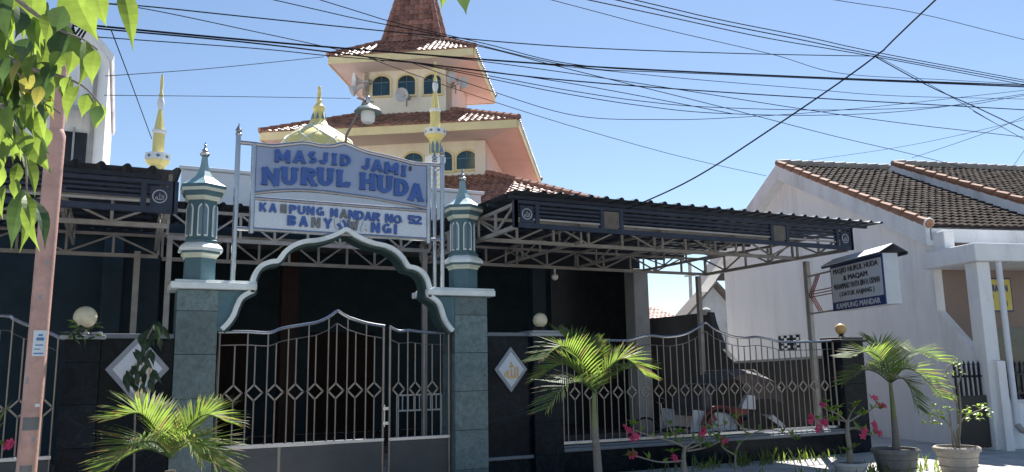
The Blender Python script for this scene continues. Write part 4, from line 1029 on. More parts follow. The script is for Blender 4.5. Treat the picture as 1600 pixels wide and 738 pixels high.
# rental banner on the tan wall
def flat_text(parent, s, c, right, up, n, wd, hh, mat, name='lettering', off=.0, ext=.003):
    me = glyph(s, 1., 0., off); vs = [v.co.copy() for v in me.vertices]; fs = [list(p.vertices) for p in me.polygons]
    x0 = min(v.x for v in vs); x1 = max(v.x for v in vs); y0 = min(v.y for v in vs); y1 = max(v.y for v in vs)
    mb = MB(); k = 0; e_ = wd/max(1, len(s))*.09
    for ox, oz in ((0,0),(-1,.4),(1,-.4),(-.5,-.5),(.5,.5)):     # heavy lettering: overlaid copies, each a hair prouder
        mb.add([c+right*((v.x-(x0+x1)/2)/(x1-x0)*wd*.98+ox*e_)+up*((v.y-(y0+y1)/2)/(y1-y0)*hh+oz*e_*.6)+n*(ext+.0004*k) for v in vs], fs); k += 1
    bpy.data.meshes.remove(me)
    return mb.build(name, mat, parent)
bn = hv*-1
pY = atplane(1555, 460, HP(0, fcb-.02, 0), hv); bl = atplane(1519, 440, HP(0, fcb-.02, 0), hv); br = atplane(1577, 437, HP(0, fcb-.02, 0), hv)
bt = br.z; bb = atplane(1577, 485, HP(0, fcb-.02, 0), hv).z
ab0 = (bl-H0).dot(hu); ab1 = (br-H0).dot(hu)
ban = thing('rental_banner', 'yellow rental banner on the tan wall behind the white drain pipe', 'banner', tuple(HP((ab0+ab1)/2, fcb-.02, bb)))
MB().prism([HP(ab0-.03, fcb-.004, bb-.03), HP(ab1+.03, fcb-.004, bb-.03), HP(ab1+.03, fcb-.004, bt+.03), HP(ab0-.03, fcb-.004, bt+.03)], -hv*.015).build('frame', 'board_navy', ban)
MB().prism([HP(ab0, fcb-.0195, bb), HP(ab1, fcb-.0195, bb), HP(ab1, fcb-.0195, bt), HP(ab0, fcb-.0195, bt)], -hv*.004).build('panel', 'board_yellow', ban)
hh_ = bt-bb; wd_ = ab1-ab0
for s_, cx, cy, wp, hp_, mt in (('DIKONTRAKAN', 1548, 450.5, 53, 11, 'board_navy'), ('HUB', 1547, 463, 11, 6.5, 'letter_dark'), ('45', 1548.5, 474.5, 8, 8.5, 'board_navy'), ('15 11', 1568, 474.5, 12.5, 8.5, 'board_navy')):
    pl_ = lambda x, y: atplane(x, y, HP(0, fcb-.0236, 0), hv)
    c_ = pl_(cx, cy); flat_text(ban, s_, c_, hu, tw, bn, (pl_(cx+wp/2, cy)-pl_(cx-wp/2, cy)).dot(hu), pl_(cx, cy-hp_/2).z-pl_(cx, cy+hp_/2).z, mt)

# ---- light box sign
pst = Vector((at(1261, 450, Y=.26).x, .26, 0)); SR = rad(19); sv = -Vector((math.sin(SR), math.cos(SR), 0)); sn = Vector((-math.cos(SR), math.sin(SR), 0))
def sgn_(px, py): p = atplane(px, py, pst, sn); return ((p-pst).dot(sv), p.z)
d0, zt0 = sgn_(1298, 420); d1, zt1_ = sgn_(1379, 402); _, zb_ = sgn_(1308, 487); _, zb2 = sgn_(1386, 474)
ztop = (zt0+zt1_)/2; zbot = (zb_+zb2)/2
sb = thing('lightbox_sign', 'small roofed light box sign with mosque and tomb names hung on the post', 'sign', tuple(pst+tw*zbot))
def SB(d, o, z): return pst+sv*d+sn*o+tw*z
def sbox(dA, dB, o0, o1, z0, z1, nm, mt, par=None, bv=0.):
    return MB().prism([SB(dA, o0, z0), SB(dB, o0, z0), SB(dB, o0, z1), SB(dA, o0, z1)], sn*(o1-o0)).build(nm, mt, par or sb, bevel=bv)
sbox(d0, d1, -.26, -.004, zbot, ztop+.06, 'case', 'box_grey', bv=.006)
fc_ = sbox(d0, d1, -.003, .015, zbot, ztop+.06, 'face_frame', 'board_navy')
bw = d1-d0; hB = ztop-zbot
sbox(d0+.03, d1-.03, .0155, .019, zbot+hB*.2, ztop-.0, 'face_panel', 'board_white')
for s_, fz, fh, fw, mt in (('MASJID NURUL HUDA', .885, .15, .93, 'letter_dark'), ('& MAQAM', .71, .13, .5, 'letter_dark'), ('MUHAMMAD YAHYA BIN H. USMAN', .545, .13, .95, 'letter_dark'), ('( DATUK ANJANG )', .345, .13, .72, 'letter_dark'), ('KAMPUNG MANDAR', .10, .12, .9, 'board_white')):
    flat_text(sb, s_, SB((d0+d1)/2, .0193 if mt == 'letter_dark' else .0153, zbot+hB*fz), sv, tw, sn, bw*fw*.94, hB*fh, mt)
for zz in (ztop-.03, zbot+.02): sbox(0, d0, -.03, .0, zz-.015, zz+.015, 'bracket', 'grey_steel')
for k in range(3):                                # red arrow strips in the bracket frame
    zc = (ztop+zbot)/2; e = .07*k
    for sg_ in (1, -1):
        MB().obox(SB(.05+e*.9, -.012, zc), SB(min(d0-.02, .05+e*.9+hB*.42), -.012, zc+sg_*(hB*.44)), .01, .022).build('arrow_strip', 'red_paint', sb)
    MB().obox(SB(.05+e, -.006, zc+(k-1)*.05), SB(d0-.01, -.006, zc+(k-1)*.05), .008, .018).build('arrow_strip', 'red_paint', sb)
rf_ = MB()
rd = [(d0-.13, .12, ztop+.05), (d1+.1, .12, ztop+.05), (d1+.1, -.13, ztop+.19), (d0-.13, -.13, ztop+.19)]
MB().prism([SB(*p) for p in rd], (0, 0, .012)).build('roof_sheet', 'horn_grey', sb)
rd2 = [(d0-.13, -.38, ztop+.05), (d1+.1, -.38, ztop+.05), (d1+.1, -.131, ztop+.19), (d0-.13, -.131, ztop+.19)]
MB().prism([SB(*p) for p in rd2], (0, 0, .012)).build('roof_sheet', 'roof_sheet', sb)
for o_ in (.1, -.36): MB().obox(SB(d0-.12, o_, ztop+.035), SB(d1+.09, o_, ztop+.035), .03, .03).build('roof_batten', 'navy_steel', sb)

# ================================================================== FAR HOUSE, LEFT BUILDING
fh = thing('far_house', 'distant low house with red tiles beyond the yard wall', 'house', tuple(at(1080, 520, Y=22)))
fa, fb_ = at(1068, 500, Y=22), at(1128, 500, Y=22)
ap_ = at(1112, 446, Y=22)
MB().prism([Vector((fa.x, 22, 0)), Vector((2*ap_.x-fa.x, 22, 0)), Vector((2*ap_.x-fa.x, 22, fa.z)), Vector((ap_.x, 22, ap_.z)), Vector((fa.x, 22, fa.z))], (0, .2, 0)).build('gable_wall', 'grey_plaster', fh)
MB().prism([Vector((fa.x-.5, 21.6, fa.z-.3)), Vector((ap_.x, 21.6, ap_.z+.05)), Vector((ap_.x, 21.6, ap_.z+.2)), Vector((fa.x-.5, 21.6, fa.z-.12))], (0, 1.0, 0)).build('roof', 'old_tile_plain', fh) if False else None
M('old_tile_plain', (.11, .09, .08), .7, .3, 9, .3, 40)
MB().prism([Vector((fa.x-.5, 21.6, fa.z-.3)), Vector((ap_.x, 21.6, ap_.z+.05)), Vector((ap_.x, 21.6, ap_.z+.2)), Vector((fa.x-.5, 21.6, fa.z-.12))], (0, 1.0, 0)).build('roof', 'old_tile_plain', fh)
MB().prism([Vector((2*ap_.x-fa.x+.5, 21.6, fa.z-.3)), Vector((ap_.x+.01, 21.6, ap_.z+.05)), Vector((ap_.x+.01, 21.6, ap_.z+.2)), Vector((2*ap_.x-fa.x+.5, 21.6, fa.z-.12))], (0, 1.0, 0)).build('roof', 'old_tile_plain', fh)
ra, rb = at(1000, 503, Y=20), at(1062, 503, Y=20); rz = at(1040, 481, Y=23).z
o = tile_slope(Vector((ra.x-4, 20, ra.z)), Vector((rb.x+.6, 20, ra.z)), Vector((rb.x+.6, 23, rz)), Vector((ra.x-4, 23, rz)), .24, .3).build('tile_slope', 'roof_tile', fh); o['kind'] = 'stuff'
MB().box(ra.x-4, rb.x+.5, 20.4, 23, 0, ra.z-.05).build('front_wall', 'house_white', fh)
fp = thing('far_pole', 'thin distant utility pole seen under the carport', 'utility pole', (at(1078, 470, Y=30).x, 30, 0))
MB().tube([(at(1078,470,Y=30).x, 30, 0), (at(1078,418,Y=30).x, 30, at(1078,405,Y=30).z)], .11, 8).build('pole', 'grey_steel', fp)
MB().obox(at(1070,432,Y=30), at(1087,430,Y=30), .1, .1).build('crossarm', 'grey_steel', fp)

lb = thing('white_building', 'tall white building with stained plaster behind the left carport', 'building', (-6, 9, 0))
bx1 = at(166, 170, Y=8).x; bz = at(173, 95, Y=8).z; bz2 = at(135, 46, Y=8).z; bxa = at(135, 46, Y=8).x
MB().prism([Vector((-14, 8, 0)), Vector((bx1, 8, 0)), Vector((bx1, 8, bz)), Vector((bxa, 8, bz2)), Vector((-14, 8, bz2))], (0, 6, 0)).build('wall', 'house_white', lb)
MB().prism([Vector((bx1+.05, 7.9, bz-.05)), Vector((bxa, 7.9, bz2-.02)), Vector((bxa, 7.9, bz2+.16)), Vector((bx1+.09, 7.9, bz+.10))], (0, 6.2, 0)).build('roof_edge', 'house_trim', lb)
MB().box(bx1-.28, bx1-.2, 7.93, 7.998, 0, bz-.1).build('rain_pipe', 'grey_steel', lb)
wc = at(114, 232, Y=8)
wn = MB().box(wc.x-.2, wc.x+.25, 7.95, 7.998, wc.z-.5, wc.z+.35).build('window', 'dark_wall', lb)
MB().box(wc.x-.02, wc.x+.02, 7.92, 7.949, wc.z-.5, wc.z+.45).build('mullion', 'grey_plaster', wn)
MB().prism([Vector((wc.x-.7, 7.2, wc.z+.62)), Vector((wc.x+.6, 7.2, wc.z+.62)), Vector((wc.x+.6, 7.998, wc.z+.85)), Vector((wc.x-.7, 7.998, wc.z+.85))], (0, 0, .1)).build('window_hood', 'grey_plaster', lb)

# ================================================================== UTILITY POLE
PoY = -2.4
pb_ = at(41, 738, Y=PoY); pt_ = at(101, 60, Y=PoY)
def pole_pt(z): f = (z-pb_.z)/(pt_.z-pb_.z); return pb_.lerp(pt_, f)
up_ = thing('utility_pole', 'pink painted steel utility pole with paper notices at the far left', 'utility pole', tuple(pole_pt(0)))
zs1 = at(88, 212, Y=PoY).z; zs2 = at(100, 110, Y=PoY).z
rL = (at(62,700,Y=PoY).x-at(26,700,Y=PoY).x)/2*.93; rM = rL*.74; rT = rL*.5
MB().tube([pole_pt(0), pole_pt(zs1-.05), pole_pt(zs1), pole_pt(zs1+.06)], [rL, rL, rL, rM], 28).build('lower_tube', 'pole_paint', up_, smooth=True)
MB().tube([pole_pt(zs1+.061), pole_pt(zs2), pole_pt(zs2+.06)], [rM, rM, rT], 24).build('middle_tube', 'pole_paint', up_, smooth=True)
MB().tube([pole_pt(zs2+.061), pole_pt(8.2)], [rT, rT], 20).build('upper_tube', 'pole_paint', up_, smooth=True)
def sleeve(y0, y1, a0, a1, mat, name, parent, r=rL+.004, n=12):
    c0 = pole_pt(at(45, y0, Y=PoY).z); c1 = pole_pt(at(45, y1, Y=PoY).z); mb = MB()
    dirc = (CAMP-c0); base = math.atan2(dirc.y, dirc.x)
    for i in range(n):
        t0, t1 = base+a0+(a1-a0)*i/n, base+a0+(a1-a0)*(i+1)/n
        f = lambda c, t, rr: c+Vector((math.cos(t)*rr, math.sin(t)*rr, 0))
        mb.poly([f(c0, t0, r), f(c0, t1, r), f(c1, t1, r), f(c1, t0, r)])
    return mb.build(name, mat, parent)
nt_ = thing('paper_notice', 'pale blue printed paper notice pasted on the pink pole', 'notice', tuple(pole_pt(at(45, 560, Y=PoY).z)+Vector((0,-rL-.006,0))))
sleeve(557, 517, -.45, .85, 'paper', 'sheet', nt_)
for y0, y1, a, b in ((526, 523, .0, .4), (533, 528, -.15, .55), (541, 539, -.2, .5), (547, 545.5, -.3, .3), (554, 552, -.3, .6)): sleeve(y0, y1, a, b, 'print_blue', 'print_line', nt_, rL+.007)
sleeve(636, 631, .25, .75, 'paper', 'paper_scrap', up_)
for y0, y1, a0, a1 in ((470, 462, -.3, .0), (600, 590, -.9, -.6), (415, 409, .1, .45), (690, 684, .2, .5)): sleeve(y0, y1, a0, a1, 'plaque_grey', 'paper_scrap', up_, rL+.0035)
sleeve(672, 652, -.8, .9, 'pole_patch', 'grey_patch', up_, rL+.003)
sleeve(737, 726, -.7, .5, 'pole_patch', 'grey_patch', up_, rL+.003)
for k, zc in enumerate((at(103, 42, Y=PoY).z, at(103, 22, Y=PoY).z)):
    p = pole_pt(zc); MB().lathe([(rT+.02, -.04), (rT+.02, .04)], 16, p).build('clamp', 'grey_steel', up_)
mb = MB()
for k in range(3):                                 # slack coils of cable by the clamp
    a = at(106+k*3, 30+k*2, Y=PoY); b = at(112+k*5, 58+3*(k % 3), Y=PoY-.05); c = at(128+k*5, 40+k, Y=PoY)
    mb.tube(smoothpath([a, b, c], 5), .010, 5)
mb.build('cable_loops', 'cable', up_)

# ================================================================== OVERHEAD CABLES
def cable(pts, Y0, Y1, r, label):
    n = len(pts)-1
    P = [at(x, y, Y=Y0+(Y1-Y0)*((i/n))) for i, (x, y) in enumerate(pts)]
    if pts[-1][0] >= 1640: P.append(P[-1]+(P[-1]-P[-2])*(16/max(1., (P[-1]-P[-2]).length)))      # runs on past the picture
    if pts[0][1] < 0: P.insert(0, P[0]+(P[0]-P[1])*(8/max(1., (P[0]-P[1]).length)))
    o = MB().tube(smoothpath(P, 8), r*.74, 6).build('overhead_cable', 'cable', None, smooth=True)
    return tag(o, label, 'cable', 'overhead cables')
Yp = PoY
for a in (
 (((112,36),(165,42),(400,64),(640,84),(900,103),(1250,120),(1640,135)), Yp, Yp, .014, 'thickest black cable running right from the pink pole'),
 (((112,40),(165,46),(400,68),(640,97),(900,127),(1250,152),(1640,174)), Yp, Yp, .011, 'second thick cable from the pink pole, below the thickest one'),
 (((112,4),(215,9),(400,28),(656,54),(899,74),(1162,84),(1368,88)), Yp, Yp, .009, 'thin cable from the pole top to the tangled crossing at upper right'),
 (((112,4),(215,12),(400,50),(520,76),(600,96)), Yp, -1, .007, 'thin cable dipping across the left sky into the tower'),
 (((150,58),(400,76),(520,88),(700,104),(900,132),(1145,178)), Yp, Yp, .007, 'thin slack cable just below the thick pair'),
 (((487,-4),(608,33),(760,69),(899,101),(1100,114),(1640,137)), -1, Yp, .008, 'thin cable falling from the top edge left of the spire'),
 (((410,-4),(560,30),(690,56),(899,104),(1100,115.5),(1640,138)), -1, Yp, .008, 'thin cable from the top edge passing across the tower eave'),
 (((905,-3),(1060,30),(1200,60),(1368,89),(1640,140)), -3, Yp, .009, 'lowest strand of the bundle falling from the top centre'),
 (((950,-3),(1100,32),(1250,62),(1368,86),(1640,136)), -3.05, Yp+.05, .010, 'middle strand of the bundle falling from the top centre'),
 (((978,-3),(1120,30),(1260,58),(1380,84),(1640,133)), -3.1, Yp+.1, .009, 'upper strand of the bundle falling from the top centre'),
 (((850,-3),(1025,43),(1206,85),(1315,115),(1478,125),(1640,134)), -3, Yp, .006, 'faint thin wire crossing the upper sky to the right edge'),
 (((1285,-3),(1438,22),(1640,72)), -4, -3.5, .006, 'faint wire across the top right corner'),
 (((1466,-4),(1368,88),(1200,205),(1080,281),(980,327)), -5, -1.2, .014, 'twisted black cable running diagonally down to the carport roof'),
 (((1366,88),(1450,134),(1530,170),(1640,222)), Yp, -3, .011, 'thicker, upper of two cables from the crossing down to the right edge'),
 (((1370,88),(1470,142),(1550,190),(1640,240)), Yp, -3.2, .006, 'thinner, lower of two cables from the crossing down to the right edge'),
 (((640,54),(760,75),(900,111),(1130,168),(1300,212),(1420,240),(1510,263)), Yp, 2.5, .009, 'long cable sloping down to the white house ridge'),
 (((567,87),(665,123),(768,158),(899,199),(1060,244),(1197,275)), Yp, 2.2, .007, 'thin cable sloping from the tower to the white gable'),
 (((163,149),(360,151),(548,154)), 1.0, 3.5, .007, 'thin level wire from the left building to the tower'),
 (((165,119),(330,107),(506,89)), 1.0, 3.5, .008, 'short wire rising from the left building to the tower eave'),
 (((174,48),(205,130),(237,217)), Yp, 2.0, .008, 'steep wire dropping from the pole to the left minaret'),
 (((640,97),(760,140),(900,181),(1030,187),(1145,184),(1337,170),(1640,137)), Yp, Yp, .006, 'lowest slack wire curving across the middle sky'),
 (((640,97),(760,118),(880,140),(1000,158),(1118,168),(1315,172),(1508,164),(1640,143)), Yp, Yp, .007, 'upper of two parallel slack wires curving up below the thick cables'),
 (((640,97),(760,122),(880,146),(1000,165),(1118,177),(1294,180),(1450,170),(1640,141)), Yp-.1, Yp-.1, .007, 'lower of two parallel slack wires curving up below the thick cables'),
 (((640,84),(760,97),(900,116),(1060,140),(1250,170),(1420,194),(1640,219)), Yp, -3, .007, 'thin wire sloping gently to the right edge'),
 (((640,84),(850,101),(1060,122),(1250,138),(1400,150),(1640,156)), Yp, Yp, .006, 'short thin wire between the two thick cables'),
 (((1263,251),(1394,232),(1500,211),(1640,178)), 3.5, -2, .006, 'faint wire rising right from the first house ridge'),
 (((1425,247),(1500,222),(1560,200),(1640,165)), 3.0, -2, .008, 'wire rising right from the second house ridge'),
 (((1576,269),(1590,250),(1640,178)), 2.6, -2, .007, 'short wire rising from the far right roof'),
): cable(*a)

# ================================================================== PLANTS
def frond_mesh(path, n=38, ll=.34, wd=.026, droop=.22, spread=.9, lm='palm_leaf', seed=0):
    """feather frond: rachis along path, leaflets on both sides"""
    rnd = random.Random(seed); mb = MB(); P = smoothpath(path, 8); L = len(P)-1
    mb.tube(P, [.014*(1-.75*i/L) for i in range(L+1)], 5)
    for i in range(n):
        u = .10+.90*i/(n-1); k = u*L; a = min(int(k), L-1); f = k-a; p = P[a].lerp(P[a+1], f); t = (P[a+1]-P[a]).normalized()
        side = t.cross(Vector((0,0,1)))
        if side.length < .2: side = Vector((1,0,0))
        side.normalize(); upv = side.cross(t).normalized()
        ln = ll*(.45+.75*math.sin(PI*min(1, .12+.80*u)))*(.85+.3*rnd.random())
        for sg in (-1, 1):
            fw = .6+.6*u
            d = (side*sg*spread+t*fw+upv*(.30+.35*rnd.random())).normalized()
            w_ = wd*(.8+.4*rnd.random()); nrm = d.cross(t).normalized(); cr = d.cross(nrm).normalized()
            cr = (t-d*t.dot(d)).normalized()
            prev = None; pts = []
            for j, (s_, wf) in enumerate(((0,.35),(.3,1.),(.65,.85),(1.,.0))):
                q = p+d*ln*s_-Vector((0,0,1))*droop*ln*s_*s_*(.7+.6*rnd.random() if j == 3 else 1)
                pts.append((q-cr*w_*wf/2, q+cr*w_*wf/2))
            for (a0, a1), (b0, b1) in zip(pts, pts[1:]):
                mb.poly([a0, a1, b1, b0] if (b0-b1).length > 1e-4 else [a0, a1, b0])
    return mb
def px3(pts, Y):
    return [at(x, y, Y=Y+dy) for x, y, dy in pts]
def palm(name, label, Y, trunk, fronds, pot=None, ll=.36, tr=.055, shaft=None, n=34):
    t = thing(name, label, 'palm', tuple(Vector((px3(trunk, Y)[0].x, px3(trunk, Y)[0].y, 0 if not pot else pot))), 'feather palms by the pavement')
    P = px3(trunk, Y); P[0].z = 0 if not pot else pot; 
    if shaft is None:
        MB().tube(smoothpath(P, 4), [tr*(1.25-.45*i/(4*(len(P)-1))) for i in range(4*(len(P)-1)+1)], 12).build('trunk', 'palm_trunk', t, smooth=True)
    else:
        MB().tube(smoothpath(P, 4), [tr*(1.35-.45*i/(4*(len(P)-1))) for i in range(4*(len(P)-1)+1)], 12).build('trunk', 'palm_trunk', t, smooth=True)
        S = px3(shaft, Y); S[0] = P[-1]
        MB().tube(smoothpath(S, 4), [tr*(.92-.45*i/(4*(len(S)-1))) for i in range(4*(len(S)-1)+1)], 12).build('crownshaft', 'crownshaft', t, smooth=True)
    for i, fr in enumerate(fronds):
        b0 = fr[0][0]; pts = [(b0[0]+(x-b0[0])*.88, b0[1]+(y-b0[1])*.92, dy) for x, y, dy in fr[0]]; o = frond_mesh(px3(pts, Y), n, min(ll, fr[1]) if len(fr) > 1 else ll, .020, .12, 1.0, seed=len(label)+i*7).build('frond', fr[2] if len(fr) > 2 else 'palm_leaf', t)
        o.data.materials.append(MATS['dry_leaf']); nr_ = 5*8*(len(pts)-1)+2; rd_ = random.Random(i)
        for q_ in range(nr_, len(o.data.polygons), 3):
            if rd_.random() < .07: o.data.polygons[q_].material_index = o.data.polygons[q_+1].material_index = 1
            if rd_.random() < .35: o.data.polygons[q_+2].material_index = 1
    return t
palm('feather_palm', 'young feather palm with grey trunk in front of the fence end', -2.5,
     [(937,760,0),(933,715,0),(929,668,0)], [
      ([(928,612,0),(905,560,-.1),(872,535,-.2),(838,556,-.25)],),
      ([(928,612,0),(895,575,.1),(866,566,.2),(832,588,.3)],),
      ([(929,610,0),(915,560,.2),(893,530,.4),(868,512,.6)],),
      ([(930,610,0),(940,570,.25),(952,548,.4),(962,538,.6)], .28),
      ([(930,612,0),(955,570,-.1),(985,556,-.2),(1016,582,-.25)],),
      ([(930,612,0),(962,580,.2),(990,572,.3),(1022,572,.4)],),
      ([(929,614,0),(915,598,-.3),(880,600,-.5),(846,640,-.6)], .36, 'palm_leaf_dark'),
      ([(929,612,0),(926,570,.1),(925,548,.15),(922,528,.2)], .26)],
     shaft=[(929,668,0),(928,640,0),(928,608,0)], tr=.043)
POTX = {}
def pot(name, label, px, Y, r, h, mat, prof=None):
    c = at(px, 720, Y=Y); c.z = 0
    t = thing(name, label, 'pot', tuple(c), 'plant pots on the pavement')
    p = prof or [(.72,0),(.76,.05),(.88,.55),(.96,.82),(1.06,.83),(1.06,.95),(1.0,.99),(.92,.99),(.90,.90)]
    MB().lathe([(a*r, b*h) for a, b in p], 32, c).build('body', mat, t, smooth=True)
    MB().lathe([(.89*r, .6*h), (.89*r, .9*h), (.45*r, .93*h), (.01, .95*h)], 24, c).build('soil', 'soil', t, smooth=True)
    for zz in (.3, .62): MB().lathe([(r*(.81+.12*zz)+.0, h*zz-.008), (r*(.83+.14*zz)+.006, h*zz), (r*(.81+.12*zz), h*zz+.008)], 32, c, close=False).build('rim_band', mat, t, smooth=True)
    return c
YPOT = -2.55
r2 = pw(1400, 705, YPOT, 72)/2/1.06
c2 = pot('plant_pot', 'wide dark weathered pot holding the right palm', 1400, YPOT, r2, at(1400, 700, Y=YPOT).z, 'pot_dark')
hz2 = at(1400, 700, Y=YPOT).z*.93
palm('feather_palm', 'young feather palm in the wide dark pot by the corner pillar', YPOT,
     [(1401,712,0),(1400,690,0),(1397,655,0)], [
      ([(1391,598,0),(1375,560,-.1),(1350,545,-.15),(1318,556,-.2)],),
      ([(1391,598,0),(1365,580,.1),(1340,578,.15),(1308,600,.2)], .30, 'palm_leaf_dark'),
      ([(1391,598,0),(1384,560,.2),(1372,538,.35),(1352,526,.5)],),
      ([(1392,597,0),(1412,560,.1),(1440,545,.15),(1482,562,.2)],),
      ([(1392,598,0),(1415,575,-.1),(1445,585,-.2),(1482,622,-.25)],),
      ([(1392,598,0),(1410,590,-.25),(1425,605,-.35),(1440,640,-.45)], .28, 'palm_leaf_dark'),
      ([(1391,597,0),(1398,560,.3),(1405,545,.45),(1412,532,.6)], .26)],
     pot=hz2, shaft=[(1397,655,0),(1394,625,0),(1391,598,0)], tr=.046)
palm('feather_palm', 'low bushy feather palm in front of the left dark wall', -2.6,
     [(268,800,0),(267,765,0),(266,735,0)], [
      ([(266,716,0),(245,675,-.1),(212,640,-.2),(172,648,-.25)], .38),
      ([(266,716,0),(250,672,.1),(228,640,.2),(204,624,.3)], .34),
      ([(267,716,0),(298,664,-.05),(330,642,-.1),(366,654,-.15)], .38),
      ([(267,716,0),(292,674,.15),(324,650,.25),(356,630,.35)], .36),
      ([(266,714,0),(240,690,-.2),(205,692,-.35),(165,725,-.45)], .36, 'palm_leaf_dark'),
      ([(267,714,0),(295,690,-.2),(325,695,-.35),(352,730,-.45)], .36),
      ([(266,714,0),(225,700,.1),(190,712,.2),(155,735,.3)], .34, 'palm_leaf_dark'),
      ([(267,714,0),(280,690,-.35),(300,690,-.5),(320,715,-.6)], .30)], tr=.06, n=36)
def leaf_mesh(base, tip, wd, fold=.25, curl=.12, nrm=None, seed=0):
    rnd = random.Random(seed); base = Vector(base); tip = Vector(tip); d = tip-base; L = d.length; d.normalize()
    n = Vector(nrm) if nrm is not None else Vector((rnd.uniform(-1,1), -1, rnd.uniform(-.2,.6)))
    sd = d.cross(n).normalized(); n = sd.cross(d).normalized(); mb = MB()
    prof = ((0,.04),(.08,.38),(.2,.8),(.34,1.),(.5,.93),(.65,.70),(.8,.40),(.92,.15),(1.08,.0)); rows = []
    for s_, w_ in prof:
        c = base+d*L*s_+n*(curl*L*math.sin(PI*s_)); hw_ = wd*w_/2
        rows.append((c-sd*hw_+n*fold*hw_, c, c+sd*hw_+n*fold*hw_))
    for (a, b, c), (e, f, g_) in zip(rows, rows[1:]):
        if (e-g_).length < 1e-5: mb.poly([a, b, f]); mb.poly([b, c, f])
        else: mb.poly([a, b, f, e]); mb.poly([b, c, g_, f])
    return mb
# ---- adeniums with pink flowers
def flower(parent, c, r=.05, seed=0):
    rnd = random.Random(seed); ax = Vector((rnd.uniform(-.6,.6), -.8, rnd.uniform(.1,.8))).normalized()
    a = ax.orthogonal().normalized(); b = ax.cross(a); mb = MB()
    for k in range(5):
        t0 = 2*PI*k/5; d = a*math.cos(t0)+b*math.sin(t0); s_ = a*-math.sin(t0)+b*math.cos(t0)
        mb.poly([c, c+d*r*.55-s_*r*.36+ax*r*.2, c+d*r*1.0-s_*r*.22+ax*r*.12, c+d*r*1.1+ax*r*.08, c+d*r*1.0+s_*r*.22+ax*r*.12, c+d*r*.55+s_*r*.36+ax*r*.2])
    mb.build('flower', 'petal', parent)
def adenium(name, label, Y, base_px, branches, flowers, tufts, z0=0., trunk_r=.05):
    b0 = at(base_px[0], base_px[1], Y=Y); 
    t = thing(name, label, 'plant', (b0.x, b0.y, z0), 'flowering shrubs by the fence')
    root = Vector((b0.x, b0.y, z0))
    for i, br in enumerate(branches):
        P = [at(x, y, Y=Y+dy) for x, y, dy in br]
        if i == 0: P = [root]+P
        rs = [trunk_r*(1-.5*k/(len(P)-1)) if i == 0 else .0125*(1-.6*k/(len(P)-1)) for k in range(len(P))]
        PP = smoothpath(P, 5); RR = [rs[min(int(k/5), len(rs)-1)] for k in range(len(PP))]
        MB().tube(PP, RR, 8).build('trunk' if i == 0 else 'branch', 'stem_grey', t, smooth=True)
        for q_ in PP[4::3] if i else []:
            for k in range(2):
                a = random.uniform(0, 2*PI); tip = q_+Vector((math.cos(a)*.07, math.sin(a)*.07, random.uniform(.03, .12)))
                leaf_mesh(q_, tip, .042, seed=i*17+k, nrm=(0,-.4,1)).build('leaf', 'shrub_leaf', t)
    for i, (x, y, dy) in enumerate(flowers):
        c = at(x, y, Y=Y+dy)
        for k in range(3): flower(t, c+Vector((random.uniform(-.05,.05), random.uniform(-.04,.02), random.uniform(-.04,.05))), .05, i*5+k)
    for i, (x, y, dy) in enumerate(tufts):
        c = at(x, y, Y=Y+dy)
        for k in range(8):
            a = 2*PI*k/8+random.random(); e = random.uniform(.1, .9)
            tip = c+Vector((math.cos(a)*math.cos(e), math.sin(a)*math.cos(e), math.sin(e)))*random.uniform(.08, .14)
            leaf_mesh(c, tip, .045, seed=i*11+k, nrm=(0,-.3,1)).build('leaf', 'shrub_leaf', t)
adenium('flowering_shrub', 'sprawling pink flowered shrub with bare stems in front of the fence', -2.3, (1070,738),
        [[(1068,715,0),(1072,695,0)], [(1072,700,0),(1050,690,-.1),(1020,682,-.15),(990,672,-.2)], [(1072,705,0),(1062,690,.05),(1048,672,.1),(1045,662,.1)],
         [(1074,698,0),(1085,688,0),(1098,676,0)], [(1074,705,0),(1100,700,.1),(1120,692,.1),(1132,688,.1)], [(1150,738,.1),(1150,705,.1),(1168,682,.1),(1200,671,.1),(1228,678,.1),(1245,686,.1)],
         [(1068,720,0),(1030,722,-.1),(992,712,-.15)], [(1150,712,.1),(1130,700,.1),(1128,690,.1)], [(1170,681,.1),(1155,664,.1),(1148,655,.1)], [(1074,702,0),(1100,690,.1),(1120,668,.1),(1137,662,.15)]],
        [(980,672,-.2),(989,682,-.2),(988,708,-.15),(1096,674,0),(1129,688,.1),(1053,717,.0)],
        [(990,665,-.2),(1047,683,.1),(1062,677,.1),(1108,672,0),(1120,685,.1),(1245,688,.1),(1050,708,0),(1100,733,.1),(1105,700,.1),(985,715,-.15)], 0., .036)
c3x = at(1330, 735, Y=YPOT)
c3 = pot('plant_pot', 'low grey pot under the pink flowered shrub by the corner pillar', 1328, YPOT-.05, pw(1328, 730, YPOT, 50)/2, at(1328, 722, Y=YPOT-.05).z, 'concrete')
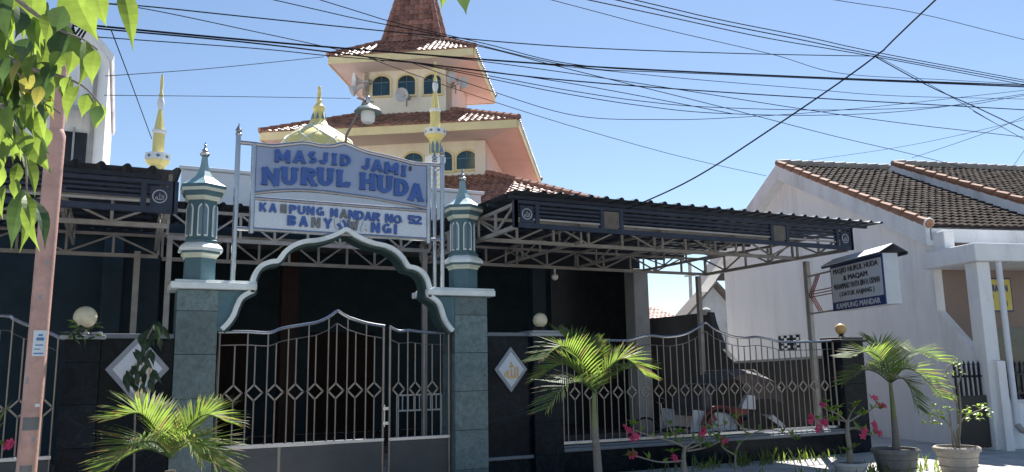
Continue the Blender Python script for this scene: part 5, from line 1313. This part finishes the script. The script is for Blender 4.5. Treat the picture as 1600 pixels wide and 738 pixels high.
adenium('flowering_shrub', 'pink flowered shrub with thick stem in the low grey pot', YPOT-.05, (1328,722),
        [[(1327,700,0),(1324,675,0),(1325,655,0)], [(1325,662,0),(1310,648,0),(1292,640,0),(1282,632,0)], [(1325,660,0),(1345,648,0),(1362,640,0),(1372,628,0)],
         [(1325,668,0),(1345,672,0),(1360,680,0),(1372,678,0)], [(1325,660,0),(1305,655,.1),(1285,656,.1),(1272,655,.1)], [(1325,658,0),(1330,645,.1),(1337,636,.1)], [(1326,672,0),(1340,668,-.1),(1350,680,-.1)]],
        [(1282,632,0),(1270,655,.1),(1284,661,.1),(1277,668,.1),(1364,624,0),(1378,631,0),(1345,678,-.1),(1372,676,0),(1365,665,0)],
        [(1290,630,0),(1296,643,0),(1337,634,.1),(1348,650,0),(1310,638,.1),(1335,700,0),(1322,705,0),(1375,640,0),(1300,660,.1)], at(1328,722,Y=YPOT-.05).z*.9, .042)
# ---- leafy shrub in the beige pot
r4 = pw(1497, 702, -2.9, 68)/2/1.06
c4_ = pot('plant_pot', 'round beige pot holding the small leafy shrub', 1497, -2.9, r4, at(1497, 697, Y=-2.9).z, 'pot_clay')
lsY = -2.9
ls = thing('leafy_shrub', 'small bright green shrub with bent stems in the beige pot', 'plant', (c4_.x, c4_.y, at(1497,697,Y=-2.9).z*.93))
zb4 = at(1497,697,Y=-2.9).z*.93
for i, br in enumerate(([(1497,694,0),(1496,672,0),(1505,655,0),(1520,645,-.1),(1535,640,-.15)], [(1495,694,0),(1487,670,0),(1474,655,.05),(1458,648,.1)], [(1496,690,0),(1497,650,.1),(1491,610,.1),(1478,590,.1),(1484,570,.1),(1500,567,.1)], [(1497,690,0),(1501,640,-.1),(1498,600,-.1),(1505,578,-.1)], [(1487,672,0),(1484,650,-.1),(1480,642,-.1)])):
    P = [at(x, y, Y=lsY+dy) for x, y, dy in br]; P[0].z = zb4
    MB().tube(smoothpath(P, 5), [.016*(1-.6*k/(5*(len(P)-1))) for k in range(5*(len(P)-1)+1)], 7).build('stem', 'stem_grey', ls, smooth=True)
lr = random.Random(5)
for (x, y, nn) in ((1535,635,9),(1528,650,7),(1540,645,6),(1458,640,8),(1452,655,7),(1470,650,7),(1468,663,5),(1505,645,8),(1515,652,6),(1488,640,7),(1500,567,5),(1505,578,4),(1482,583,4),(1490,572,3),(1512,640,5),(1478,640,5)):
    for k in range(nn):
        c = at(x+lr.uniform(-7,7), y+lr.uniform(-6,6), Y=lsY+lr.uniform(-.12,.12)); a = lr.uniform(0, 2*PI)
        leaf_mesh(c, c+Vector((math.cos(a)*.09, math.sin(a)*.07, lr.uniform(-.06,.05))), .05, nrm=(lr.uniform(-.4,.4), -.4, 1), seed=k).build('leaf', 'shrub_leaf', ls)
# ---- dark sapling before the left wall, creeper on the left pillar
sp_ = thing('sapling', 'dark drooping sapling standing in front of the left diamond plaque', 'plant', (at(212,700,Y=-.55).x, -.55, 0))
P = [at(212,740,Y=-.55), at(211,650,Y=-.55), at(213,590,Y=-.55), at(225,540,Y=-.55), at(240,510,Y=-.55)]; P[0].z = 0
MB().tube(smoothpath(P, 5), .012, 7).build('stem', 'bark', sp_, smooth=True)
lr = random.Random(9)
for (x, y) in ((240,508),(232,515),(222,525),(245,518),(228,535),(215,530),(235,545),(222,555),(210,570),(230,565),(200,580),(215,585),(225,580),(205,595),(220,598),(232,592),(245,530),(212,545),(198,590),(238,580),(218,610),(250,505)):
    for k in range(2):
        c = at(x+lr.uniform(-5,5), y+lr.uniform(-5,5), Y=-.55+lr.uniform(-.15,.15)); a = lr.uniform(-1, 1)
        leaf_mesh(c, c+Vector((a*.12, lr.uniform(-.08,.08), -.17)), .065, nrm=(lr.uniform(-.5,.5), -1, .3), seed=k).build('leaf', 'dark_leaf', sp_)
cr_ = thing('creeper', 'small dark creeper hanging over the left globe pillar cap', 'plant', tuple(at(125, 520, Y=-.12)))
for i in range(26):
    c = at(lr.uniform(105,150), lr.uniform(505,532), Y=-.14+lr.uniform(-.06,.04)); a = lr.uniform(0, 2*PI)
    leaf_mesh(c, c+Vector((math.cos(a)*.11, -.04, lr.uniform(-.12,.06))), .035, seed=i).build('leaf', 'dark_leaf' if i % 5 else 'shrub_leaf', cr_)
MB().tube(smoothpath([at(105,530,Y=-.12), at(125,512,Y=-.14), at(148,528,Y=-.14)], 5), .007, 5).build('stem', 'bark', cr_)
sk = thing('roadside_plant', 'few yellowish blades with a pink flower at the left edge', 'plant', (at(-6,720,Y=-2.5).x, -2.5, 0))
kb = at(-25,740,Y=-2.5); kb.z = 0
for tx, ty in ((17,628),(20,698),(5,660),(-10,640),(10,690)):
    tip = at(tx, ty, Y=-2.5); mid = kb.lerp(tip, .6)+Vector((-.05,0,.2))
    leaf_mesh(at(-20,690,Y=-2.5), tip, .03, curl=.1, seed=tx).build('blade', 'palm_leaf', sk)
MB().tube([kb, at(-20,690,Y=-2.5), at(-20,640,Y=-2.5)], .02, 7).build('stem', 'stem_grey', sk)
for k in range(3): flower(sk, at(12+k*2, 698-k*3, Y=-2.52), .04, 60+k)
# ---- foreground tree overhanging the upper left corner
FD = 2.5
def near(px, py, d=FD): return CAMP+ray(px, py)*d
ft = thing('foreground_tree', 'near tree whose sunlit leaves hang into the upper left corner', 'tree', (near(-520, 369, 2.6).x, near(-520, 369, 2.6).y, -.01))
tb = Vector((near(-520,369,2.6).x, near(-520,369,2.6).y, -.01))
crn = near(-380, -250, 2.6)
MB().tube(smoothpath([tb, tb+Vector((.05,0,1.2)), near(-420,-60,2.6), crn], 6), [.13-.06*i/18 for i in range(19)], 14).build('trunk', 'bark', ft, smooth=True)
tws = [[(-380,-250,2.6),(-200,-150,2.6),(-40,-60,2.5),(60,-30,2.45),(150,-25,2.4),(215,-20,2.4)], [(-200,-150,2.6),(-60,40,2.6),(0,85,2.6),(22,108,2.6),(60,150,2.6),(95,178,2.6)],
       [(-40,-60,2.5),(40,10,2.55),(90,45,2.55),(130,62,2.5),(152,78,2.5)], [(-60,40,2.6),(30,100,2.6),(90,118,2.55),(130,135,2.5),(158,165,2.5)], [(-60,40,2.6),(-20,140,2.6),(15,180,2.5),(38,240,2.5),(42,300,2.5)],
       [(-380,-250,2.6),(100,-330,2.5),(500,-200,2.4),(690,-60,2.3),(726,-22,2.3)]]
for tq in tws:
    P = smoothpath([near(*q_) for q_ in tq], 6); MB().tube(P, [max(.003, .010*(1-i/len(P))) for i in range(len(P))], 7).build('twig', 'bark', ft, smooth=True)
LV = [(50,-18,66,66,46,0),(8,-25,12,60,34,0),(112,-22,150,58,46,0),(190,-22,207,74,22,0),(150,-18,165,38,26,0),(98,45,90,108,24,0),(115,52,106,118,24,0),(134,64,124,131,26,0),(150,78,144,130,20,0),
      (88,100,72,138,22,0),(124,134,104,188,20,0),(138,146,128,182,16,0),(150,156,150,200,18,0),(158,165,146,198,16,0),(112,120,100,150,18,0),(72,60,58,112,24,0),(56,85,44,128,20,0),(30,10,24,58,22,0),
      (36,95,20,140,16,1),(48,108,34,152,16,1),(56,118,46,160,15,1),(64,135,56,168,14,1),(78,152,84,186,12,1),(70,142,72,178,12,0),(84,160,78,178,14,0),(18,90,4,130,18,0),(6,120,-6,160,20,0),
      (4,150,0,205,20,0),(14,165,20,215,20,0),(22,180,30,232,20,0),(28,195,14,240,18,0),(36,205,44,248,18,0),(44,215,78,268,24,0),(54,218,76,240,18,0),(34,240,54,304,18,0),(28,255,18,296,14,0),(12,215,6,262,18,0),
      (36,296,18,386,20,0),(42,300,32,390,18,0),(40,305,48,352,16,0),(46,306,60,388,18,0),(50,310,70,386,18,0),(8,290,4,340,18,0),(2,255,-8,300,18,0),(26,280,22,310,12,0),
      (100,10,84,52,24,0),(20,40,8,86,26,0),(80,20,72,66,22,0),(0,70,-10,110,20,0),(44,60,34,98,20,0),(92,80,80,118,18,0),(10,195,-4,240,18,0),(686,-30,690,12,20,0),(724,-35,728,20,22,0)]
for i, (x0, y0, x1, y1, w_, yl) in enumerate(LV):
    d = FD+random.Random(i).uniform(-.18, .2); a = near(x0, y0, d); b = near(x1, y1, d+random.Random(i+50).uniform(-.03, .03))
    leaf_mesh(a, b, w_*d/FPX*1.35, fold=.35, curl=.10, seed=i*3+1).build('leaf', 'tree_leaf_yellow' if yl else ('tree_leaf' if i % 4 != 1 else 'tree_leaf_dark'), ft, smooth=True)
rr = random.Random(3)
for i in range(95):                                # the rest of the spray along the left edge
    x = rr.uniform(-40, 120)*rr.random(); y = rr.uniform(-10, 210); d = FD+rr.uniform(.1, .45); a = near(x, y, d); b = near(x+rr.uniform(-14,14), y+rr.uniform(36,66), d+rr.uniform(-.05,.05))
    leaf_mesh(a, b, rr.uniform(18,26)*d/FPX*1.25, fold=.35, curl=.1, seed=i+300).build('leaf', 'tree_leaf' if rr.random() > .38 else 'tree_leaf_dark', ft, smooth=True)
# ---- weeds along the foot of the fence
mb = MB(); rr = random.Random(21)
for i in range(420):
    x = rr.choice((rr.uniform(7.2, 10.6), rr.uniform(9.2, 11.6))); y = rr.uniform(-2.9, -2.0) if rr.random() < .6 else rr.uniform(-.6, -.1); b = Vector((x, y, 0)); a = rr.uniform(0, 2*PI); h = rr.uniform(.06, .26)
    tip = b+Vector((math.cos(a)*h*.5, math.sin(a)*h*.5, h)); s_ = Vector((-math.sin(a), math.cos(a), 0))*.012; m_ = b.lerp(tip, .5)+Vector((0,0,h*.12))
    mb.poly([b-s_, b+s_, m_+s_, m_-s_]); mb.poly([m_-s_, m_+s_, tip])
tag(mb.build('weeds', 'weed'), 'sparse weeds growing along the pavement by the fence', 'weeds', kind='stuff')

# ================================================================== PEDICAB BEHIND THE FENCE
BY = 1.5
bk = thing('pedicab', 'parked pedicab with grey folded hood and red seat behind the fence', 'pedicab', (at(1145, 650, Y=BY).x, BY, 0))
hx0 = at(1085, 600, Y=BY).x; hx1 = at(1196, 600, Y=BY).x; hzt = at(1145, 577, Y=BY).z; hzb = at(1145, 628, Y=BY).z
mb = MB(); na, nb_ = 14, 8
for i in range(na+1):
    t_ = i/na; ang = PI*(1-t_)*.98+.02
    x = (hx0+hx1)/2+math.cos(ang)*(hx1-hx0)/2; z = hzb+math.sin(ang)**.75*(hzt-hzb)
    for j in range(nb_+1):
        v_ = j/nb_*2-1; mb.v.append(Vector((x, BY+.48*v_, z-.10*abs(v_)**3-.02*math.sin(7*t_*PI)*abs(v_))))
for i in range(na):
    for j in range(nb_): mb.f.append([i*(nb_+1)+j, i*(nb_+1)+j+1, (i+1)*(nb_+1)+j+1, (i+1)*(nb_+1)+j])
mb.build('hood', 'canvas', bk, smooth=True)
for k in (.15, .38, .62, .85):
    ang = PI*(1-k); x = (hx0+hx1)/2+math.cos(ang)*(hx1-hx0)/2*1.01; z = hzb+math.sin(ang)**.75*(hzt-hzb)
    MB().tube([(x, BY-.49, z-.10), (x, BY-.3, z+.012), (x, BY+.3, z+.012), (x, BY+.49, z-.10)], .012, 6).build('hood_rib', 'grey_steel', bk)
X_ = lambda px, py=640: at(px, py, Y=BY-.45).x
Z_ = lambda py, px=1140: at(px, py, Y=BY-.45).z
for sg in (-1, 1):
    y = BY+sg*.46
    MB().prism([Vector((X_(1076), y, Z_(672))), Vector((X_(1150), y, Z_(672))), Vector((X_(1150), y, Z_(655))), Vector((X_(1132), y, Z_(645))), Vector((X_(1082), y, Z_(638)))], (0, sg*.02, 0)).build('side_panel', 'plaque_white', bk)
    MB().prism([Vector((X_(1102), y+sg*.021, Z_(668))), Vector((X_(1118), y+sg*.021, Z_(655))), Vector((X_(1112), y+sg*.021, Z_(641))), Vector((X_(1100), y+sg*.021, Z_(641)))], (0, sg*.006, 0)).build('painted_motif', 'red_paint', bk)
    wc_ = Vector((X_(1120), BY+sg*.56, .42)); wr = .40
    mb = MB(); mb.tube([wc_+Vector((math.cos(2*PI*i/28)*wr, 0, math.sin(2*PI*i/28)*wr)) for i in range(29)], .022, 8, cap=False); wh = mb.build('wheel', 'rubber', bk, smooth=True)
    for i in range(14):
        a = 2*PI*i/14; MB().tube([wc_, wc_+Vector((math.cos(a)*wr, 0, math.sin(a)*wr))], .004, 5).build('spoke', 'bright_steel', wh)
    MB().tube(smoothpath([wc_+Vector((math.cos(a)*(wr+.06), 0, math.sin(a)*(wr+.06))) for a in [PI*(.1+.8*i/8) for i in range(9)]], 2), .03, 6).build('mudguard', 'red_paint', bk, smooth=True)
MB().box(X_(1112), X_(1172), BY-.44, BY+.44, Z_(650), Z_(638)).build('seat', 'red_paint', bk, bevel=.03)
MB().prism([Vector((X_(1100), BY-.44, Z_(650))), Vector((X_(1116), BY-.44, Z_(650))), Vector((X_(1112), BY-.44, Z_(605))), Vector((X_(1098), BY-.44, Z_(605)))], (0, .88, 0)).build('seat_back', 'canvas', bk, bevel=.02)
MB().prism([Vector((X_(1158), BY-.44, Z_(640))), Vector((X_(1170), BY-.44, Z_(618))), Vector((X_(1182), BY-.44, Z_(620))), Vector((X_(1182), BY-.44, Z_(642)))], (0, .1, 0)).build('armrest', 'plaque_white', bk, bevel=.01)
MB().prism([Vector((X_(1150), BY-.44, Z_(668))), Vector((X_(1182), BY-.44, Z_(645))), Vector((X_(1222), BY-.44, Z_(672))), Vector((X_(1215), BY-.44, Z_(682)))], (0, .88, 0)).build('footboard', 'black_paint', bk, bevel=.01)
MB().prism([Vector((X_(1200), BY-.45, Z_(656))), Vector((X_(1208), BY-.45, Z_(652))), Vector((X_(1226), BY-.45, Z_(671))), Vector((X_(1222), BY-.45, Z_(675)))], (0, .9, 0)).build('front_guard', 'plaque_white', bk)
MB().tube(smoothpath([Vector((X_(1120), BY, .42)), Vector((X_(1080), BY, .5)), Vector((X_(1052), BY, .45)), Vector((X_(1030), BY, .36))], 4), .025, 8).build('frame', 'navy_steel', bk, smooth=True)
mb = MB(); wc_ = Vector((X_(1030), BY, .36)); mb.tube([wc_+Vector((math.cos(2*PI*i/28)*.34, 0, math.sin(2*PI*i/28)*.34)) for i in range(29)], .02, 8, cap=False); mb.build('wheel', 'rubber', bk, smooth=True)
MB().tube([Vector((X_(1060), BY, .48)), Vector((X_(1056), BY, .98))], .016, 8).build('seat_post', 'bright_steel', bk)
MB().sphere((X_(1056), BY, 1.0), .11, 14, 8, .45).build('saddle', 'black_paint', bk, smooth=True)

# ---- bulb hanging under the carport, low rail in the court
hb = thing('hanging_bulb', 'white bulb hanging under the back truss of the right carport', 'lamp', tuple(at(867, 424, Y=2.95)))
bc = at(867, 433, Y=2.95)
MB().tube([bc+Vector((0,0,.17)), bc+Vector((0,0,.07))], .022, 8).build('socket', 'board_white', hb)
MB().sphere(bc, .068, 16, 10).build('bulb', 'lamp_glass', hb, smooth=True)
cr2 = thing('court_rail', 'low white railing in the court behind the narrow gate leaf', 'railing', tuple(at(655, 640, Y=4.4)))
ra_, rb_ = at(620, 618, Y=4.4), at(690, 616, Y=4.4); zb__ = at(655, 641, Y=4.4).z
for zz in (ra_.z, zb__): MB().obox((ra_.x, 4.4, zz), (rb_.x, 4.4, zz), .03, .03).build('rail', 'white_paint', cr2)
for i in range(9): MB().obox((ra_.x+(rb_.x-ra_.x)*i/8, 4.4, .15 if i in (0, 8) else zb__+.016), (ra_.x+(rb_.x-ra_.x)*i/8, 4.4, ra_.z-.016), .018, .018).build('baluster', 'white_paint', cr2)
